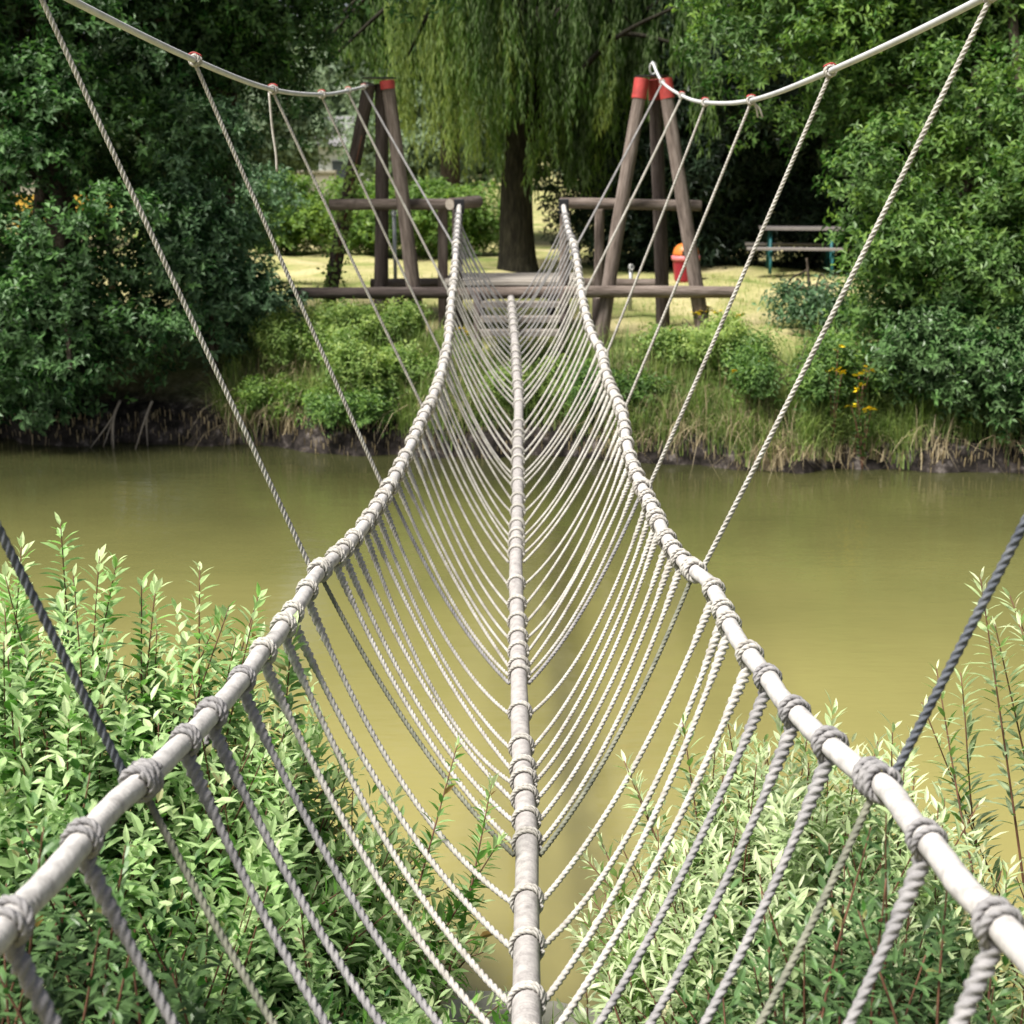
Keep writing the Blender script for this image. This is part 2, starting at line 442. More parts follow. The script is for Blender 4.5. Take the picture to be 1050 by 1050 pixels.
def build_water():
    xs = np.linspace(-160, 160, 3); ys = np.linspace(1.0, 15.5, 3)
    X, Y = np.meshgrid(xs, ys)
    V = np.stack([X, Y, X * 0], -1).reshape(-1, 3)
    me = np_mesh('water', V, [np.array([[0, 1, 4, 3], [1, 2, 5, 4], [3, 4, 7, 6], [4, 5, 8, 7]])], True)
    m, nt, out = new_mat('muddy_water')
    df = N(nt, 'ShaderNodeBsdfDiffuse')                  # silt in the water
    gl = N(nt, 'ShaderNodeBsdfGlossy')                   # its surface
    gl.inputs['Roughness'].default_value = 0.045
    fr = N(nt, 'ShaderNodeFresnel'); fr.inputs['IOR'].default_value = 1.7
    ms = N(nt, 'ShaderNodeMixShader')
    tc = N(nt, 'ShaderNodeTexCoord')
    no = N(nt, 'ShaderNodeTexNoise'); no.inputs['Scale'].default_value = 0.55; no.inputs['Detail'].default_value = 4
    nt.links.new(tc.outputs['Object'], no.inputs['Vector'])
    # far bank shade painted into the water: ochre near, darker green towards it
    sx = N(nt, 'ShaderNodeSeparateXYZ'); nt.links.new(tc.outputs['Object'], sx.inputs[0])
    far_dark = N(nt, 'ShaderNodeMath', operation='MULTIPLY_ADD'); far_dark.inputs[1].default_value = 2.6
    nt.links.new(no.outputs['Fac'], far_dark.inputs[0]); nt.links.new(sx.outputs['Y'], far_dark.inputs[2])
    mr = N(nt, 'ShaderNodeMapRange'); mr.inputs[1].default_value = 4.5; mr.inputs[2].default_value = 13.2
    nt.links.new(far_dark.outputs[0], mr.inputs[0])
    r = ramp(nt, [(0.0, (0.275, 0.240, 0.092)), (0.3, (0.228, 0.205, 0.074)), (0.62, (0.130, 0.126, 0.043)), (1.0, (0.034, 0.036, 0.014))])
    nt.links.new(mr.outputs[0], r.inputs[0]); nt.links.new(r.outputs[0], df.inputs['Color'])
    mp = N(nt, 'ShaderNodeMapping'); mp.inputs['Scale'].default_value = (0.7, 2.2, 1)
    nt.links.new(tc.outputs['Object'], mp.inputs[0])
    w1 = N(nt, 'ShaderNodeTexNoise'); w1.inputs['Scale'].default_value = 3.0; w1.inputs['Detail'].default_value = 3
    w2 = N(nt, 'ShaderNodeTexNoise'); w2.inputs['Scale'].default_value = 14; w2.inputs['Detail'].default_value = 2
    for w in (w1, w2): nt.links.new(mp.outputs[0], w.inputs['Vector'])
    b1 = N(nt, 'ShaderNodeBump'); b1.inputs['Strength'].default_value = 0.16; b1.inputs['Distance'].default_value = 0.03
    b2 = N(nt, 'ShaderNodeBump'); b2.inputs['Strength'].default_value = 0.25; b2.inputs['Distance'].default_value = 0.006
    nt.links.new(w1.outputs['Fac'], b1.inputs['Height']); nt.links.new(w2.outputs['Fac'], b2.inputs['Height'])
    nt.links.new(b1.outputs[0], b2.inputs['Normal'])
    nt.links.new(b2.outputs[0], gl.inputs['Normal']); nt.links.new(b2.outputs[0], fr.inputs['Normal'])
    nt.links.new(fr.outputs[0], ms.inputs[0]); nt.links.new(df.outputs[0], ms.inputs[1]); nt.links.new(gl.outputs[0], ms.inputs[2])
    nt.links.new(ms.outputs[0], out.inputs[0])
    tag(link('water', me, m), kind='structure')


# ------------------------------------------------------------------ rope bridge
def rail_h(Y): return 1.40 - 0.0149 * (Y - 6) ** 2
def foot_h(Y): return 2.12 - 0.0126 * (Y - 6) ** 2


def on_sag(px, py, hf):
    d = ray(px, py)
    lo, hi = 0.3, 15.5
    for _ in range(50):                    # where the line of sight comes down to the sagging rope
        Y = .5 * (lo + hi)
        if -d[2] / d[1] * Y < hf(Y): lo = Y
        else: hi = Y
    return np.array([0, 0, H]) + d * (Y / d[1])


RL = [(0, 956), (20, 933), (57, 896), (94, 850), (129, 816), (151, 796), (186, 764), (240, 707), (262, 678), (285, 650), (311, 612), (327, 586), (345, 571), (373, 540), (401, 497), (421, 457), (434, 428), (445, 406), (454, 377), (460, 347), (463, 308), (466, 283), (468, 249), (471, 212)]
RR = [(1047, 973), (1021, 944), (987, 907), (959, 873), (936, 844), (910, 809), (879, 789), (850, 763), (821, 737), (801, 714), (777, 682), (754, 652), (740, 623), (729, 600), (715, 588), (694, 569), (677, 540), (663, 509), (651, 483), (643, 457), (639, 429), (632, 409), (622, 386), (617, 361), (607, 343), (599, 315), (594, 285), (589, 253), (583, 237), (578, 212)]
FT = [(540, 1047), (540, 1021), (540, 921), (540, 850), (534, 759), (532, 690), (531, 657), (529, 586), (530, 540), (531, 514), (531, 457), (532, 414), (530, 385), (528, 350), (526, 329), (524, 306)]


def table(pts, hf, extra):
    P = np.array([on_sag(x, y, hf) for x, y in pts])
    P = np.vstack([P, extra])
    P = P[np.argsort(P[:, 1])]
    C = catmull(P, 10)
    k = np.array([1, 2, 3, 2, 1]) / 9.0
    D = C.copy()
    for a in range(3):
        D[2:-2, a] = np.convolve(C[:, a], k, 'valid')
    return D[np.argsort(D[:, 1])]


TL = table(RL, rail_h, [(-0.84, 0.7, H - 1.00), (-0.86, -0.8, H - 0.75)])
TR = table(RR, rail_h, [(0.84, 0.7, H - 1.00), (0.86, -0.8, H - 0.75)])
TF = table(FT, foot_h, [(0.03, 1.6, H - 1.88), (0.03, 0.2, H - 1.70), (0.03, -0.8, H - 1.55)])


def on(T, Y):
    return np.array([np.interp(Y, T[:, 1], T[:, 0]), Y, np.interp(Y, T[:, 1], T[:, 2])])


def tangent(T, Y):
    v = on(T, Y + .06) - on(T, Y - .06)
    return v / np.linalg.norm(v)


R_HAND, R_FOOT, R_NET = 0.0235, 0.035, 0.0083


def wrap(P, T, rbase, rr, turns, spread, a0=0.0, lod=0, tilt=0.0, hitch=False):
    """loops of rope round a thicker rope at P"""
    g = Geo()
    T = T / np.linalg.norm(T)
    up = np.array([0, 0, 1.0])
    A = up - T * (T @ up); A /= np.linalg.norm(A)
    B = np.cross(T, A)
    n = int(turns * (22 if lod == 0 else 14)) + 2
    t = np.linspace(0, 1, n)
    an = a0 + 2 * PI * turns * t
    rad = rbase + rr * 0.92
    rad = rad * (1 + 0.03 * np.sin(an * 1.5))
    off = (t - .5) * spread + tilt * np.cos(an)
    if hitch:                              # two loops apart on top, meeting underneath
        off = .5 * spread * np.sin((an - a0) / 2) + tilt * np.sin(an)
        rad = rad + rr * .5 * np.exp(-((an - a0 - 2 * PI) / .8) ** 2)
    path = P + rad[:, None] * (np.cos(an)[:, None] * A + np.sin(an)[:, None] * B) + off[:, None] * T
    if lod == 0:
        Q, s = resample(path, rr * 0.7)
        g.tube(Q, np.full(len(Q), rr), 12, prof=trefoil_deep, twist=2 * PI * s / (rr * 5.8), ref=T)
    else:
        g.tube(path, rr, 6, ref=T)
    if hitch and R.random() < .4 and lod == 0:          # a loose end left on some knots
        e0 = path[-1]
        e1 = e0 + np.array([R.uniform(-.02, .02), R.uniform(-.03, .01), -R.uniform(.03, .06)])
        Q, s = resample(catmull([e0, (e0 + e1) / 2 + np.array([R.uniform(-.012, .012), 0, 0]), e1], 6), .004)
        g.tube(Q, rr * .8, 8, prof=trefoil, twist=2 * PI * s / (rr * 5.8))
    return g


def lod_of(Y):
    return 0 if Y < 6.3 else (1 if Y < 9.3 else 2)


def strand_path(A, B, sag, n=26, side=0.0):
    t = np.linspace(0, 1, n)
    P = A[None] * (1 - t)[:, None] + B[None] * t[:, None]
    P[:, 2] -= sag * 4 * t * (1 - t)
    P[:, 1] += side * np.sin(PI * t)
    return P


def splice(L):
    def f(s):
        s = np.asarray(s)
        k = np.clip(1 - s / 0.17, 0, 1)
        return 1 + 0.75 * np.sqrt(k) + 0.16 * np.sin(s * 190) * (k > 0) * np.minimum(1, k * 4)
    return f


bridge = thing('rope_bridge', 'long sagging rope bridge with white hand ropes crossing the olive pond', 'rope bridge', (0, 0, 0))

# hand ropes and foot rope
for T in (TL, TR):
    g = Geo()
    Q, s = resample(T, 0.0036)
    ph = (s / 0.0145) % 1.0
    k = 1 + 0.02 * np.sin(s * 31) + 0.014 * np.sin(s * 83 + 1) + .036 * np.sqrt(np.clip(1 - (2 * ph - 1) ** 2, 0, 1))
    Q[:, 0] += .0016 * np.sin(s * 17); Q[:, 2] += .0016 * np.sin(s * 23 + 2)
    g.tube(Q, R_HAND * k, 14)
    g.build('hand_rope', M['hand'], bridge, True)
g = Geo()
Q, s = resample(TF, 0.0034)
ph = (s / 0.0135) % 1.0
g.tube(Q, R_FOOT * (0.925 + 0.09 * np.sqrt(np.clip(1 - (2 * ph - 1) ** 2, 0, 1))) * (1 + .03 * np.sin(s * 9) * np.sin(s * 2.3)), 18)
g.build('foot_rope', M['foot'], bridge, True)

HY = [2.53, 4.45, 5.80, 7.55, 9.0, 10.9, 12.5]
fy = lambda y: on_sag(530, y, foot_h)[1]
f1 = [fy(v) for v in (864, 841, 819, 801, 788, 766, 731)]
FH = [1.85, fy(874), fy(699), fy(575), fy(490), fy(409), fy(350)]
groups = [
    ([0.55, 1.0, 1.45, 1.88, 2.22], [0.35, 0.7, 1.0, 1.3, 1.55]),
    (None, [2.08, 2.30, 2.52, 2.74, fy(1027), fy(970), fy(924)]),
    (None, f1),
    (None, [fy(v) for v in (692, 683, 668, 654, 638, 620, 599)]),
    (None, [fy(v) for v in (567, 557, 549, 539, 524, 512, 497)]),
    (None, [fy(v) for v in (485, 473, 464, 452, 445, 435, 415)]),
    (None, [fy(v) for v in (402, 394, 384, 378, 371, 364, 357)]),
    ([12.66, 12.82, 12.98, 13.14, 13.32, 13.5], [fy(v) for v in (344, 336, 330, 324, 318, 312)]),
]
nets = []
for gi, (ry, fl) in enumerate(groups):
    if ry is None:
        a, b = HY[gi - 1], HY[gi]
        ry = [a + (b - a) * (k + 1) / 8 + R.uniform(-.27, .27) * (b - a) / 8 for k in range(7)]
    nets += [(a, a + R.uniform(-.03, .03), b) for a, b in zip(ry, fl)]


def net_half(g, T, Y, fyv, sgn, lod, sag):
    P = on(T, Y); Tn = tangent(T, Y)
    Fp = on(TF, fyv)
    d = Fp - P; d /= np.linalg.norm(d)
    A = P + np.array([0, 0, -1]) * (R_HAND + .006) + d * 0.004
    B = Fp + np.array([sgn, 0, 0]) * (R_FOOT + .004) + np.array([0, 0, -0.006])
    L = np.linalg.norm(B - A)
    path = strand_path(A, B, sag * L, 26, R.uniform(-.012, .012))
    if Y < 5.2:                            # frayed fibres round the splice
        nf = 70
        q = rng.uniform(0, .17, nf) / L
        c = np.stack([np.interp(q, np.linspace(0, 1, 26), path[:, a]) for a in range(3)], 1)
        dr = rand_dir(nf); c = c + dr * R_NET * 1.3
        tp = c + unit(dr + rng.normal(0, .8, (nf, 3))) * rng.uniform(.004, .014, (nf, 1))
        sd_ = rand_dir(nf) * .0006
        g.add(np.stack([c - sd_, c + sd_, tp], 1).reshape(-1, 3), np.arange(nf * 3).reshape(-1, 3))
    rope_into(g, path, R_NET * (1.0 + .30 * min(1, max(0, (5.5 - Y) / 2.5)) - .05 * min(1, max(0, (Y - 7) / 3))), lod, splice(L) if lod < 2 else None)


# rope children start with their own geometry, their knots are one level deeper
for (yl, yr, fv) in nets:
    Ym = .5 * (yl + yr)
    lod = lod_of(Ym)
    mat = M['rope'] if 3.2 + R.uniform(-.3, .3) < Ym < 12.2 + R.uniform(-.5, .5) else M['rope_grey']
    g = Geo()
    sg = R.uniform(.06, .10) + .02 * (Ym < 6)
    net_half(g, TL, yl, fv, -1, lod, sg + R.uniform(-.022, .022))
    net_half(g, TR, yr, fv, 1, lod, sg + R.uniform(-.022, .022))
    o = g.build('net_rope', mat, bridge, lod < 2)
    kl = 0 if Ym < 7.5 else 1
    for T, Y, sgn in ((TL, yl, -1), (TR, yr, 1)):
        w = wrap(on(T, Y), tangent(T, Y), R_HAND, R_NET * R.uniform(.82, 1.08), 2.0, .034 + R.uniform(-.006, .010), PI + R.uniform(-.25, .25), kl, R.uniform(.000, .008) * sgn, hitch=True)
        w.build('knot', mat, o, True)
    Fp = on(TF, fv)
    w = wrap(Fp, tangent(TF, fv), R_FOOT, R_NET * .92, 2.0, .033 + R.uniform(-.004, .008), PI / 2 + R.uniform(-.1, .1), kl, R.uniform(-.004, .004))
    w.build('foot_knot', M['rope'] if Ym > 2.4 else mat, o, True)

# upper cables
CL = [at_y(377, 88, 14.05), at_y(357, 93, 10.9), at_y(330, 97, 9.0), at_y(280, 92, 7.55), at_y(200, 62, 5.8), at_y(36, -19, 4.45), np.array([-1.50, 2.53, H + .64]), np.array([-1.45, 0.2, H + .95]), np.array([-1.4, -1.0, H + 1.15])]
CR = [at_y(669, 64, 14.05), at_y(679, 84, 13.2), at_y(699, 98, 10.9), at_y(723, 105, 9.0), at_y(770, 103, 7.55), at_y(851, 73, 5.8), at_y(1016, -6, 4.45), np.array([1.50, 2.53, H + .64]), np.array([1.45, 0.2, H + .95]), np.array([1.4, -1.0, H + 1.15])]
CT = []
for pts in (CL, CR):
    P = catmull(np.array(pts)[::-1], 14)
    P = P[np.argsort(P[:, 1])]
    CT.append(P)
    g = Geo()
    Q, s = resample(P, .03)
    g.tube(Q, .0125, 10)
    g.build('support_cable', M['cable'], bridge, True)

R_SUS = 0.0098
for hi, (hy, fv) in enumerate(zip(HY, FH)):
    for side, (T, C) in enumerate(((TL, CT[0]), (TR, CT[1]))):
        sgn = -1 if side == 0 else 1
        lod = lod_of(hy)
        P = on(T, hy); Cc = on(C, hy)
        if hi == 6:                                  # last pair comes off near the tower
            Cc = on(C, 13.2)
        mat = M['rope_dark'] if hi == 0 else (M['rope'] if hi < 6 else M['rope_grey'])
        g = Geo()
        top = Cc - np.array([0, 0, .012])
        out = P + np.array([sgn * (R_HAND + .008), 0, .008])
        rope_into(g, strand_path(top, out, .012, 20), R_SUS if hi else R_SUS * 1.05, lod, None, 1)
        o = g.build('suspension_rope', mat, bridge, lod < 2)
        g = Geo()
        Fp = on(TF, fv)
        A = P + np.array([-sgn * .006, 0, -R_HAND - .006])
        B = Fp + np.array([sgn * (R_FOOT + .004), 0, -.01])
        rope_into(g, strand_path(A, B, .085, 26), R_SUS * .9, lod)
        g.build('lower_tail', M['rope_moss'] if hi in (0, 1) else (M['rope_grey'] if hi == 2 else mat), o, lod < 2)
        kl = 0 if hy < 7.6 else 1
        w = wrap(P, tangent(T, hy), R_HAND, R_SUS * 1.0, 3.1, .066, 0.4, kl, .006 * sgn)
        w.build('knot', M['rope_grey'] if hi == 0 else M['rope'], o, True)
        w = wrap(Cc, tangent(C, min(hy, 13.0)), .0125, R_SUS * .8, 2.6, .04, 0.2, kl, .003)
        w.build('cable_knot', M['rope'], o, True)
        g = Geo()                                    # bit of red twine round the top of each knot
        tt = tangent(C, min(hy, 13.0))
        for dv in (-.018, .016):
            ang = np.linspace(-.9, .9, 7)
            up = np.array([0, 0, 1.0]); up = up - tt * (tt @ up); up /= np.linalg.norm(up)
            bb = np.cross(tt, up)
            pth = Cc + tt * dv + (.0125 + R_SUS * 1.7) * (np.cos(ang)[:, None] * up + np.sin(ang)[:, None] * bb)
            g.tube(pth, .0032, 5, ref=tt)
        g.build('red_twine', M['red'], o, True)
        if hi == 3 and side == 0:                    # the loose end dangling at the third knot
            g = Geo()
            e0 = at_y(276, 95, 7.55); e1 = at_y(279, 130, 7.55); e2 = at_y(283, 158, 7.55); e3 = at_y(284, 176, 7.55)
            Q, s = resample(catmull([e0, e1, e2, e3], 8), .02)
            g.tube(Q, .0068, 7)
            g.build('loose_end', M['rope'], o, True)
        if hi == 3 and side == 1:
            g = Geo()
            e0 = Cc + np.array([.012, 0, -.01])
            for q in (0.03, 0.055):
                Q = catmull([e0, e0 + np.array([q * .6, 0, -.03]), e0 + np.array([q, .01, -.075])], 5)
                g.tube(Q, .006, 6)
            g.build('loose_end', M['rope'], o, True)


# ------------------------------------------------------------------ logs
def log(name, p0, p1, r, parent, mat, r1=None, ends=True, n=16):
    p0 = np.array(p0, float); p1 = np.array(p1, float)
    d = p1 - p0; L = np.linalg.norm(d)
    r1 = r1 or r
    g = Geo()
    zz = np.concatenate([[0, .008], np.linspace(.03, L - .03, max(6, int(L / .09))), [L - .008, L]])
    rr = r + (r1 - r) * zz / L
    rr = rr * (1 + .018 * np.sin(zz * 7 + R.uniform(0, 6)) + .012 * np.sin(zz * 19 + R.uniform(0, 6)))
    rr[0] *= .9; rr[-1] *= .9
    P = np.stack([.006 * np.sin(zz * 1.7 + R.uniform(0, 6)), .006 * np.sin(zz * 1.3 + R.uniform(0, 6)), zz], 1)
    g.tube(P, rr, n, ref=(1, 0, 0))
    me = g.mesh(name, True)
    o = link(name, me, [mat, M['endgrain']], parent)
    for p in me.polygons:
        if len(p.vertices) > 4:
            p.material_index = 1 if ends else 0
            p.use_smooth = False
    q = Vector((0, 0, 1)).rotation_difference(Vector(d))
    o.rotation_mode = 'QUATERNION'
    o.rotation_quaternion = q
    base = np.array(parent.location) if parent else 0
    o.location = p0 - base
    return o


def wp(px, Y, z):
    return np.array([x_at(px, Y, z), Y, z])


def zpix(py, Y):
    d = ray(525, py)
    return H + d[2] * Y / d[1]


def tripod(name, label, top, feet, mats, lift, red=(0, 1, 2)):
    """top=(px,py,Y); feet: (px_top, px_foot, Yfoot)"""
    Yt = top[2]; zt = zpix(top[1], Yt)
    cx = x_at(top[0], Yt, zt)
    t = thing(name, label, 'log tripod', (cx, Yt, 1.0))
    base = np.array(t.location)
    legs = []
    for (pt, pf, Yf, yo), mt in zip(feet, mats):
        p1 = np.array([x_at(pt, Yt + yo, zt), Yt + yo, zt - .03])
        zf = float(zg(x_at(pf, Yf, 1.0), Yf)) - .15
        p0 = np.array([x_at(pf, Yf, zf), Yf, zf])
        o = log('leg', p0, p1, .076, t, mt, .064)
        legs.append((o, p0, p1))
    for o, p0, p1 in [legs[i] for i in red]:   # red painted sleeve on the head of each leg
        d = (p1 - p0) / np.linalg.norm(p1 - p0)
        g = Geo()
        a = p1 - d * lift - base; b = p1 + d * .02 - base
        rr = np.array([.0725, .0725, .0745, .0745])
        g.tube(np.array([a, a + d * .002, b - d * .02, b]), rr, 16)
        shade_auto(g.build('red_sleeve', M['red'], t, True))
    g = Geo()
    pts = [np.array([math.cos(a) * .17, math.sin(a) * .13, 0]) for a in np.linspace(0, 2 * PI, 7)[:-1]]
    c = np.array([0, 0, zt + .012 - base[2]])
    v = [p + c for p in pts] + [p + c + np.array([0, 0, .012]) for p in pts]
    g.add(v, [list(range(6))[::-1], list(range(6, 12))], [[i, (i + 1) % 6, 6 + (i + 1) % 6, 6 + i] for i in range(6)])
    g.build('top_plate', M['bracket'], t)
    if len(red) < 3: return t
    g = Geo()                               # steel ring the cable is hung from
    a = np.linspace(0, 2 * PI, 25)
    P = np.stack([.03 * np.cos(a), 0 * a, .055 * np.sin(a)], 1) + c + np.array([0.0, -.03, .075])
    g.tube(P, .010, 8, cap=False, ref=(0, 1, 0))
    g.build('cable_eye', M['steel'], t, True)
    return t


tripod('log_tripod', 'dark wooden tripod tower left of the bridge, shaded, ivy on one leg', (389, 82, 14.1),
       [(378, 332, 14.75, .02), (391, 391, 14.35, .10), (397, 434, 13.95, -.06)], [M['log_dark'], M['log_dark'], M['log']], .06, (2,))  # tree shade on the first two legs put into the darker log
tripod('log_tripod', 'brown wooden tripod tower right of the bridge with two bright red leg heads', (669, 80, 14.1),
       [(658, 612, 13.85, -.05), (672, 680, 14.5, .10), (682, 723, 13.85, -.05)], [M['log'], M['log_dark'], M['log']], .17)  # shade on the middle leg put into the darker log

# ------------------------------------------------------------------ far landing
plat = thing('log_platform', 'timber landing of round logs with pale deck and steps, far end of bridge', 'platform', (0, 14.3, 1.0))
pb = np.array(plat.location)
zd = 1.46
g = Geo()
for k in range(7):
    yy = 14.02 + k * .15
    x0, x1 = x_at(456, 14, zd), x_at(599, 14, zd)
    g.box(((x0 + x1) / 2 + R.uniform(-.01, .01), yy, zd + R.uniform(-.003, .003)), (x1 - x0, .135, .04))
o = g.build('deck', M['plank'], plat, origin=pb)
log('beam', wp(296, 13.86, 1.375), wp(470, 13.86, 1.365), .058, plat, M['log_dark'])
log('beam', wp(466, 13.80, 1.375), wp(754, 13.80, 1.385), .060, plat, M['log'])
log('beam', wp(380, 15.05, 1.36), wp(672, 15.05, 1.36), .055, plat, M['log'])
zr = H - .47
log('handrail', wp(338, 14.22, zr - .01), wp(470, 14.16, zr), .056, plat, M['log'])
log('handrail', wp(461, 14.02, zr + .01), wp(491, 14.42, zr + .02), .062, plat, M['log'])
log('handrail', wp(574, 14.10, zr + .01), wp(719, 14.18, zr - .01), .054, plat, M['log'])
for px, Y, r, ztop in ((470, 13.98, .052, zr - .05), (579, 13.98, .052, zr - .05), (455, 14.3, .052, zr - .05), (613, 14.3, .05, zr - .05)):
    x = x_at(px, Y, 1.2); zf = float(zg(x, Y)) - .2
    log('post', (x, Y, zf), (x, Y, ztop), r, plat, M['log'] if px != 470 else M['log_dark'])
for px, Y in ((409, 14.0), (612, 13.99), (492, 15.0), (566, 15.0)):
    x = x_at(px, Y, 1.2); zf = float(zg(x, Y)) - .2
    log('stub_post', (x, Y, zf), (x, Y, 1.31), .05, plat, M['log_dark'])
for px in (471, 578):
    g = Geo()
    c = wp(px, 13.90, zr - .01)
    g.box(c, (.10, .05, .14))
    g.box(c + np.array([0, -.03, 0]), (.035, .05, .05))
    o = g.build('bracket', M['bracket'], plat, origin=pb)
    bv = o.modifiers.new('bevel', 'BEVEL'); bv.width = .006
for k, (py, Y) in enumerate(((312, 13.62), (327, 13.42), (341, 13.22))):
    g = Geo()
    z = zpix(py, Y)
    x0, x1 = x_at(493, Y, z), x_at(574, Y, z)
    g.box(((x0 + x1) / 2, Y, z), (x1 - x0, .17, .05))
    g.build('step', M['plank_dark'], plat, origin=pb)
for px in (490, 577):
    a = wp(px, 13.72, zd - .08); b = wp(px, 13.10, float(zg(0, 13.1)) - .05)
    log('stringer', b, a, .04, plat, M['log_dark'])

# ------------------------------------------------------------------ leaves
def leaves_np(P, D, Nn, L, W, tint, full=False, curl=0.15, fold=0.25):
    D = unit(D)
    S = unit(np.cross(D, Nn)); Nn = np.cross(S, D)
    L = L[:, None]; W = W[:, None]
    n = len(P)
    if not full:
        tip = P + D * L - Nn * L * curl
        mid = P + D * L * .45
        l = mid + S * W * .5 + Nn * W * fold
        r = mid - S * W * .5 + Nn * W * fold
        V = np.stack([P, r, tip, l], 1).reshape(-1, 3)
        i = np.arange(n)[:, None] * 4
        F = [np.concatenate([i + np.array([[0, 1, 2]]), i + np.array([[0, 2, 3]])])]
        return V, F, np.repeat(tint, 4)
    c1 = P + D * L * .32 - Nn * L * curl * .15
    c2 = P + D * L * .66 - Nn * L * curl * .5
    tip = P + D * L - Nn * L * curl * 1.2
    l1 = c1 + S * W * .46 + Nn * W * fold; r1 = c1 - S * W * .46 + Nn * W * fold
    l2 = c2 + S * W * .40 + Nn * W * fold; r2 = c2 - S * W * .40 + Nn * W * fold
    V = np.stack([P, l1, c1, r1, l2, c2, r2, tip], 1).reshape(-1, 3)
    i = np.arange(n)[:, None] * 8
    T3 = [[0, 2, 1], [0, 3, 2], [4, 5, 7], [5, 6, 7]]
    Q4 = [[1, 2, 5, 4], [2, 3, 6, 5]]
    F = [np.concatenate([i + np.array([t]) for t in T3]), np.concatenate([i + np.array([q]) for q in Q4])]
    return V, F, np.repeat(tint, 8)


def crown_from_clumps(C, Rd, sprigs, m, leaf, wid, spread=0.2, up=0.35, tint_mid=0.45, droop=0.0, view_bias=0.0):
    """C (k,3) clump centres, Rd (k,) radii -> leaves of sprigs over every clump"""
    k = len(C)
    cnt = np.maximum(6, (sprigs * (Rd / Rd.mean()) ** 2)).astype(int)
    idx = np.repeat(np.arange(k), cnt)
    n = len(idx)
    d = rand_dir(n)
    d[:, 2] += 0.55; d[:, 1] -= view_bias
    d = unit(d)
    rad = Rd[idx] * rng.uniform(.66, 1.08, n)
    flat = np.array([1, 1, .68])
    O = C[idx] + d * rad[:, None] * flat
    ax = unit(d + np.array([0, 0, up]) + rng.normal(size=(n, 3)) * .35)
    clump_t = rng.normal(0, .14, k)[idx]
    st = np.clip(tint_mid + clump_t + rng.normal(0, .18, n), 0, 1)
    # leaves along every sprig
    t = (np.arange(m) + .5) / m
    a = np.cross(ax, rand_dir(n)); a = unit(a); b = np.cross(ax, a)
    ph = np.arange(m) * 2.4
    P = O[:, None] + ax[:, None] * (t * spread)[None, :, None]
    rad_dir = np.cos(ph)[None, :, None] * a[:, None] + np.sin(ph)[None, :, None] * b[:, None]
    D = unit(ax[:, None] * .55 + rad_dir + rng.normal(size=(n, m, 3)) * .22 - np.array([0, 0, droop]))
    Nn = unit(ax[:, None] * .7 - rad_dir * .3 + np.array([0, 0, .55]) + rng.normal(size=(n, m, 3)) * .3)
    L = leaf * rng.uniform(.65, 1.2, (n, m))
    W = L * wid * rng.uniform(.85, 1.15, (n, m))
    tn = np.clip(st[:, None] + .25 * (t - .5)[None] + rng.normal(0, .08, (n, m)), 0, 1)
    return P.reshape(-1, 3), D.reshape(-1, 3), Nn.reshape(-1, 3), L.ravel(), W.ravel(), tn.ravel()


def build_leaves(name, parts, mat, parent, origin, full=False, curl=.15, fold=.25):
    V, F, T = leaves_np(*parts, full=full, curl=curl, fold=fold)
    return link(name, np_mesh(name, V - np.array(origin), F, False, T), mat, parent)


def sample_clumps(ells, n, rmin, rmax, shell=0.55):
    """clump centres inside a union of ellipsoids, mostly near the outside"""
    vol = np.array([e[1][0] * e[1][1] * e[1][2] for e in ells]) ** .8
    ch = rng.choice(len(ells), n, p=vol / vol.sum())
    d = rand_dir(n)
    rad = rng.uniform(shell, 1.0, n)
    c = np.array([e[0] for e in ells])[ch] + d * rad[:, None] * np.array([e[1] for e in ells])[ch]
    r = rng.uniform(rmin, rmax, n)
    return c, r


def limbs(g, base, top, r0, targets, nt=14, rl=.05):
    base = np.array(base, float); top = np.array(top, float)
    mid = (base + top) / 2 + np.array([R.uniform(-.1, .1), R.uniform(-.1, .1), 0])
    P = catmull([base, mid, top], 8)
    g.tube(P, np.linspace(r0, r0 * .4, len(P)) * (1 + .15 * np.exp(-np.linspace(0, 12, len(P)))), 12)
    sel = targets[rng.choice(len(targets), min(nt, len(targets)), replace=False)]
    for c in sel:
        s = P[R.randrange(len(P) // 3, len(P))]
        m = (s + c) / 2 + np.array([R.uniform(-.15, .15), R.uniform(-.15, .15), R.uniform(0, .3)])
        Q = catmull([s, m, c], 6)
        g.tube(Q, np.linspace(rl, rl * .25, len(Q)), 7)


def tree(name, label, cat, base, ells, n, rr, sprigs, m, leaf, wid, mat, trunk_top, r0, group=None, shell=.5, nt=14, keep=None, **kw):
    z0 = float(zg(base[0], base[1]))
    loc = (base[0], base[1], z0)
    t = thing(name, label, cat, loc, group)
    C, Rd = sample_clumps(ells, n, *rr, shell=shell)
    if keep is not None:
        k = keep(C); C, Rd = C[k], Rd[k]
    g = Geo()
    limbs(g, (base[0], base[1], z0 - .2), trunk_top, r0, C, nt, r0 * .45)
    g.build('trunk', M['bark'], t, True, origin=loc)
    build_leaves('crown', crown_from_clumps(C, Rd, sprigs, m, leaf, wid, **kw), mat, t, loc)
    return t


# big dark tree, left
def keepL(C):
    # opening low between trunk and landing where the lawn shows, and a gap for the yellow board
    px = 525 + F * C[:, 0] / (C[:, 1] * ca + (H - C[:, 2]) * sa)
    py = 525 - F * ((C[:, 2] - H) * ca + C[:, 1] * sa) / (C[:, 1] * ca + (H - C[:, 2]) * sa)
    gap = (px > 28) & (px < 118) & (py > 192) & (py < 240)
    return ~((px > 250) & (C[:, 2] < 3.0)) & (C[:, 2] > .25) & ~gap


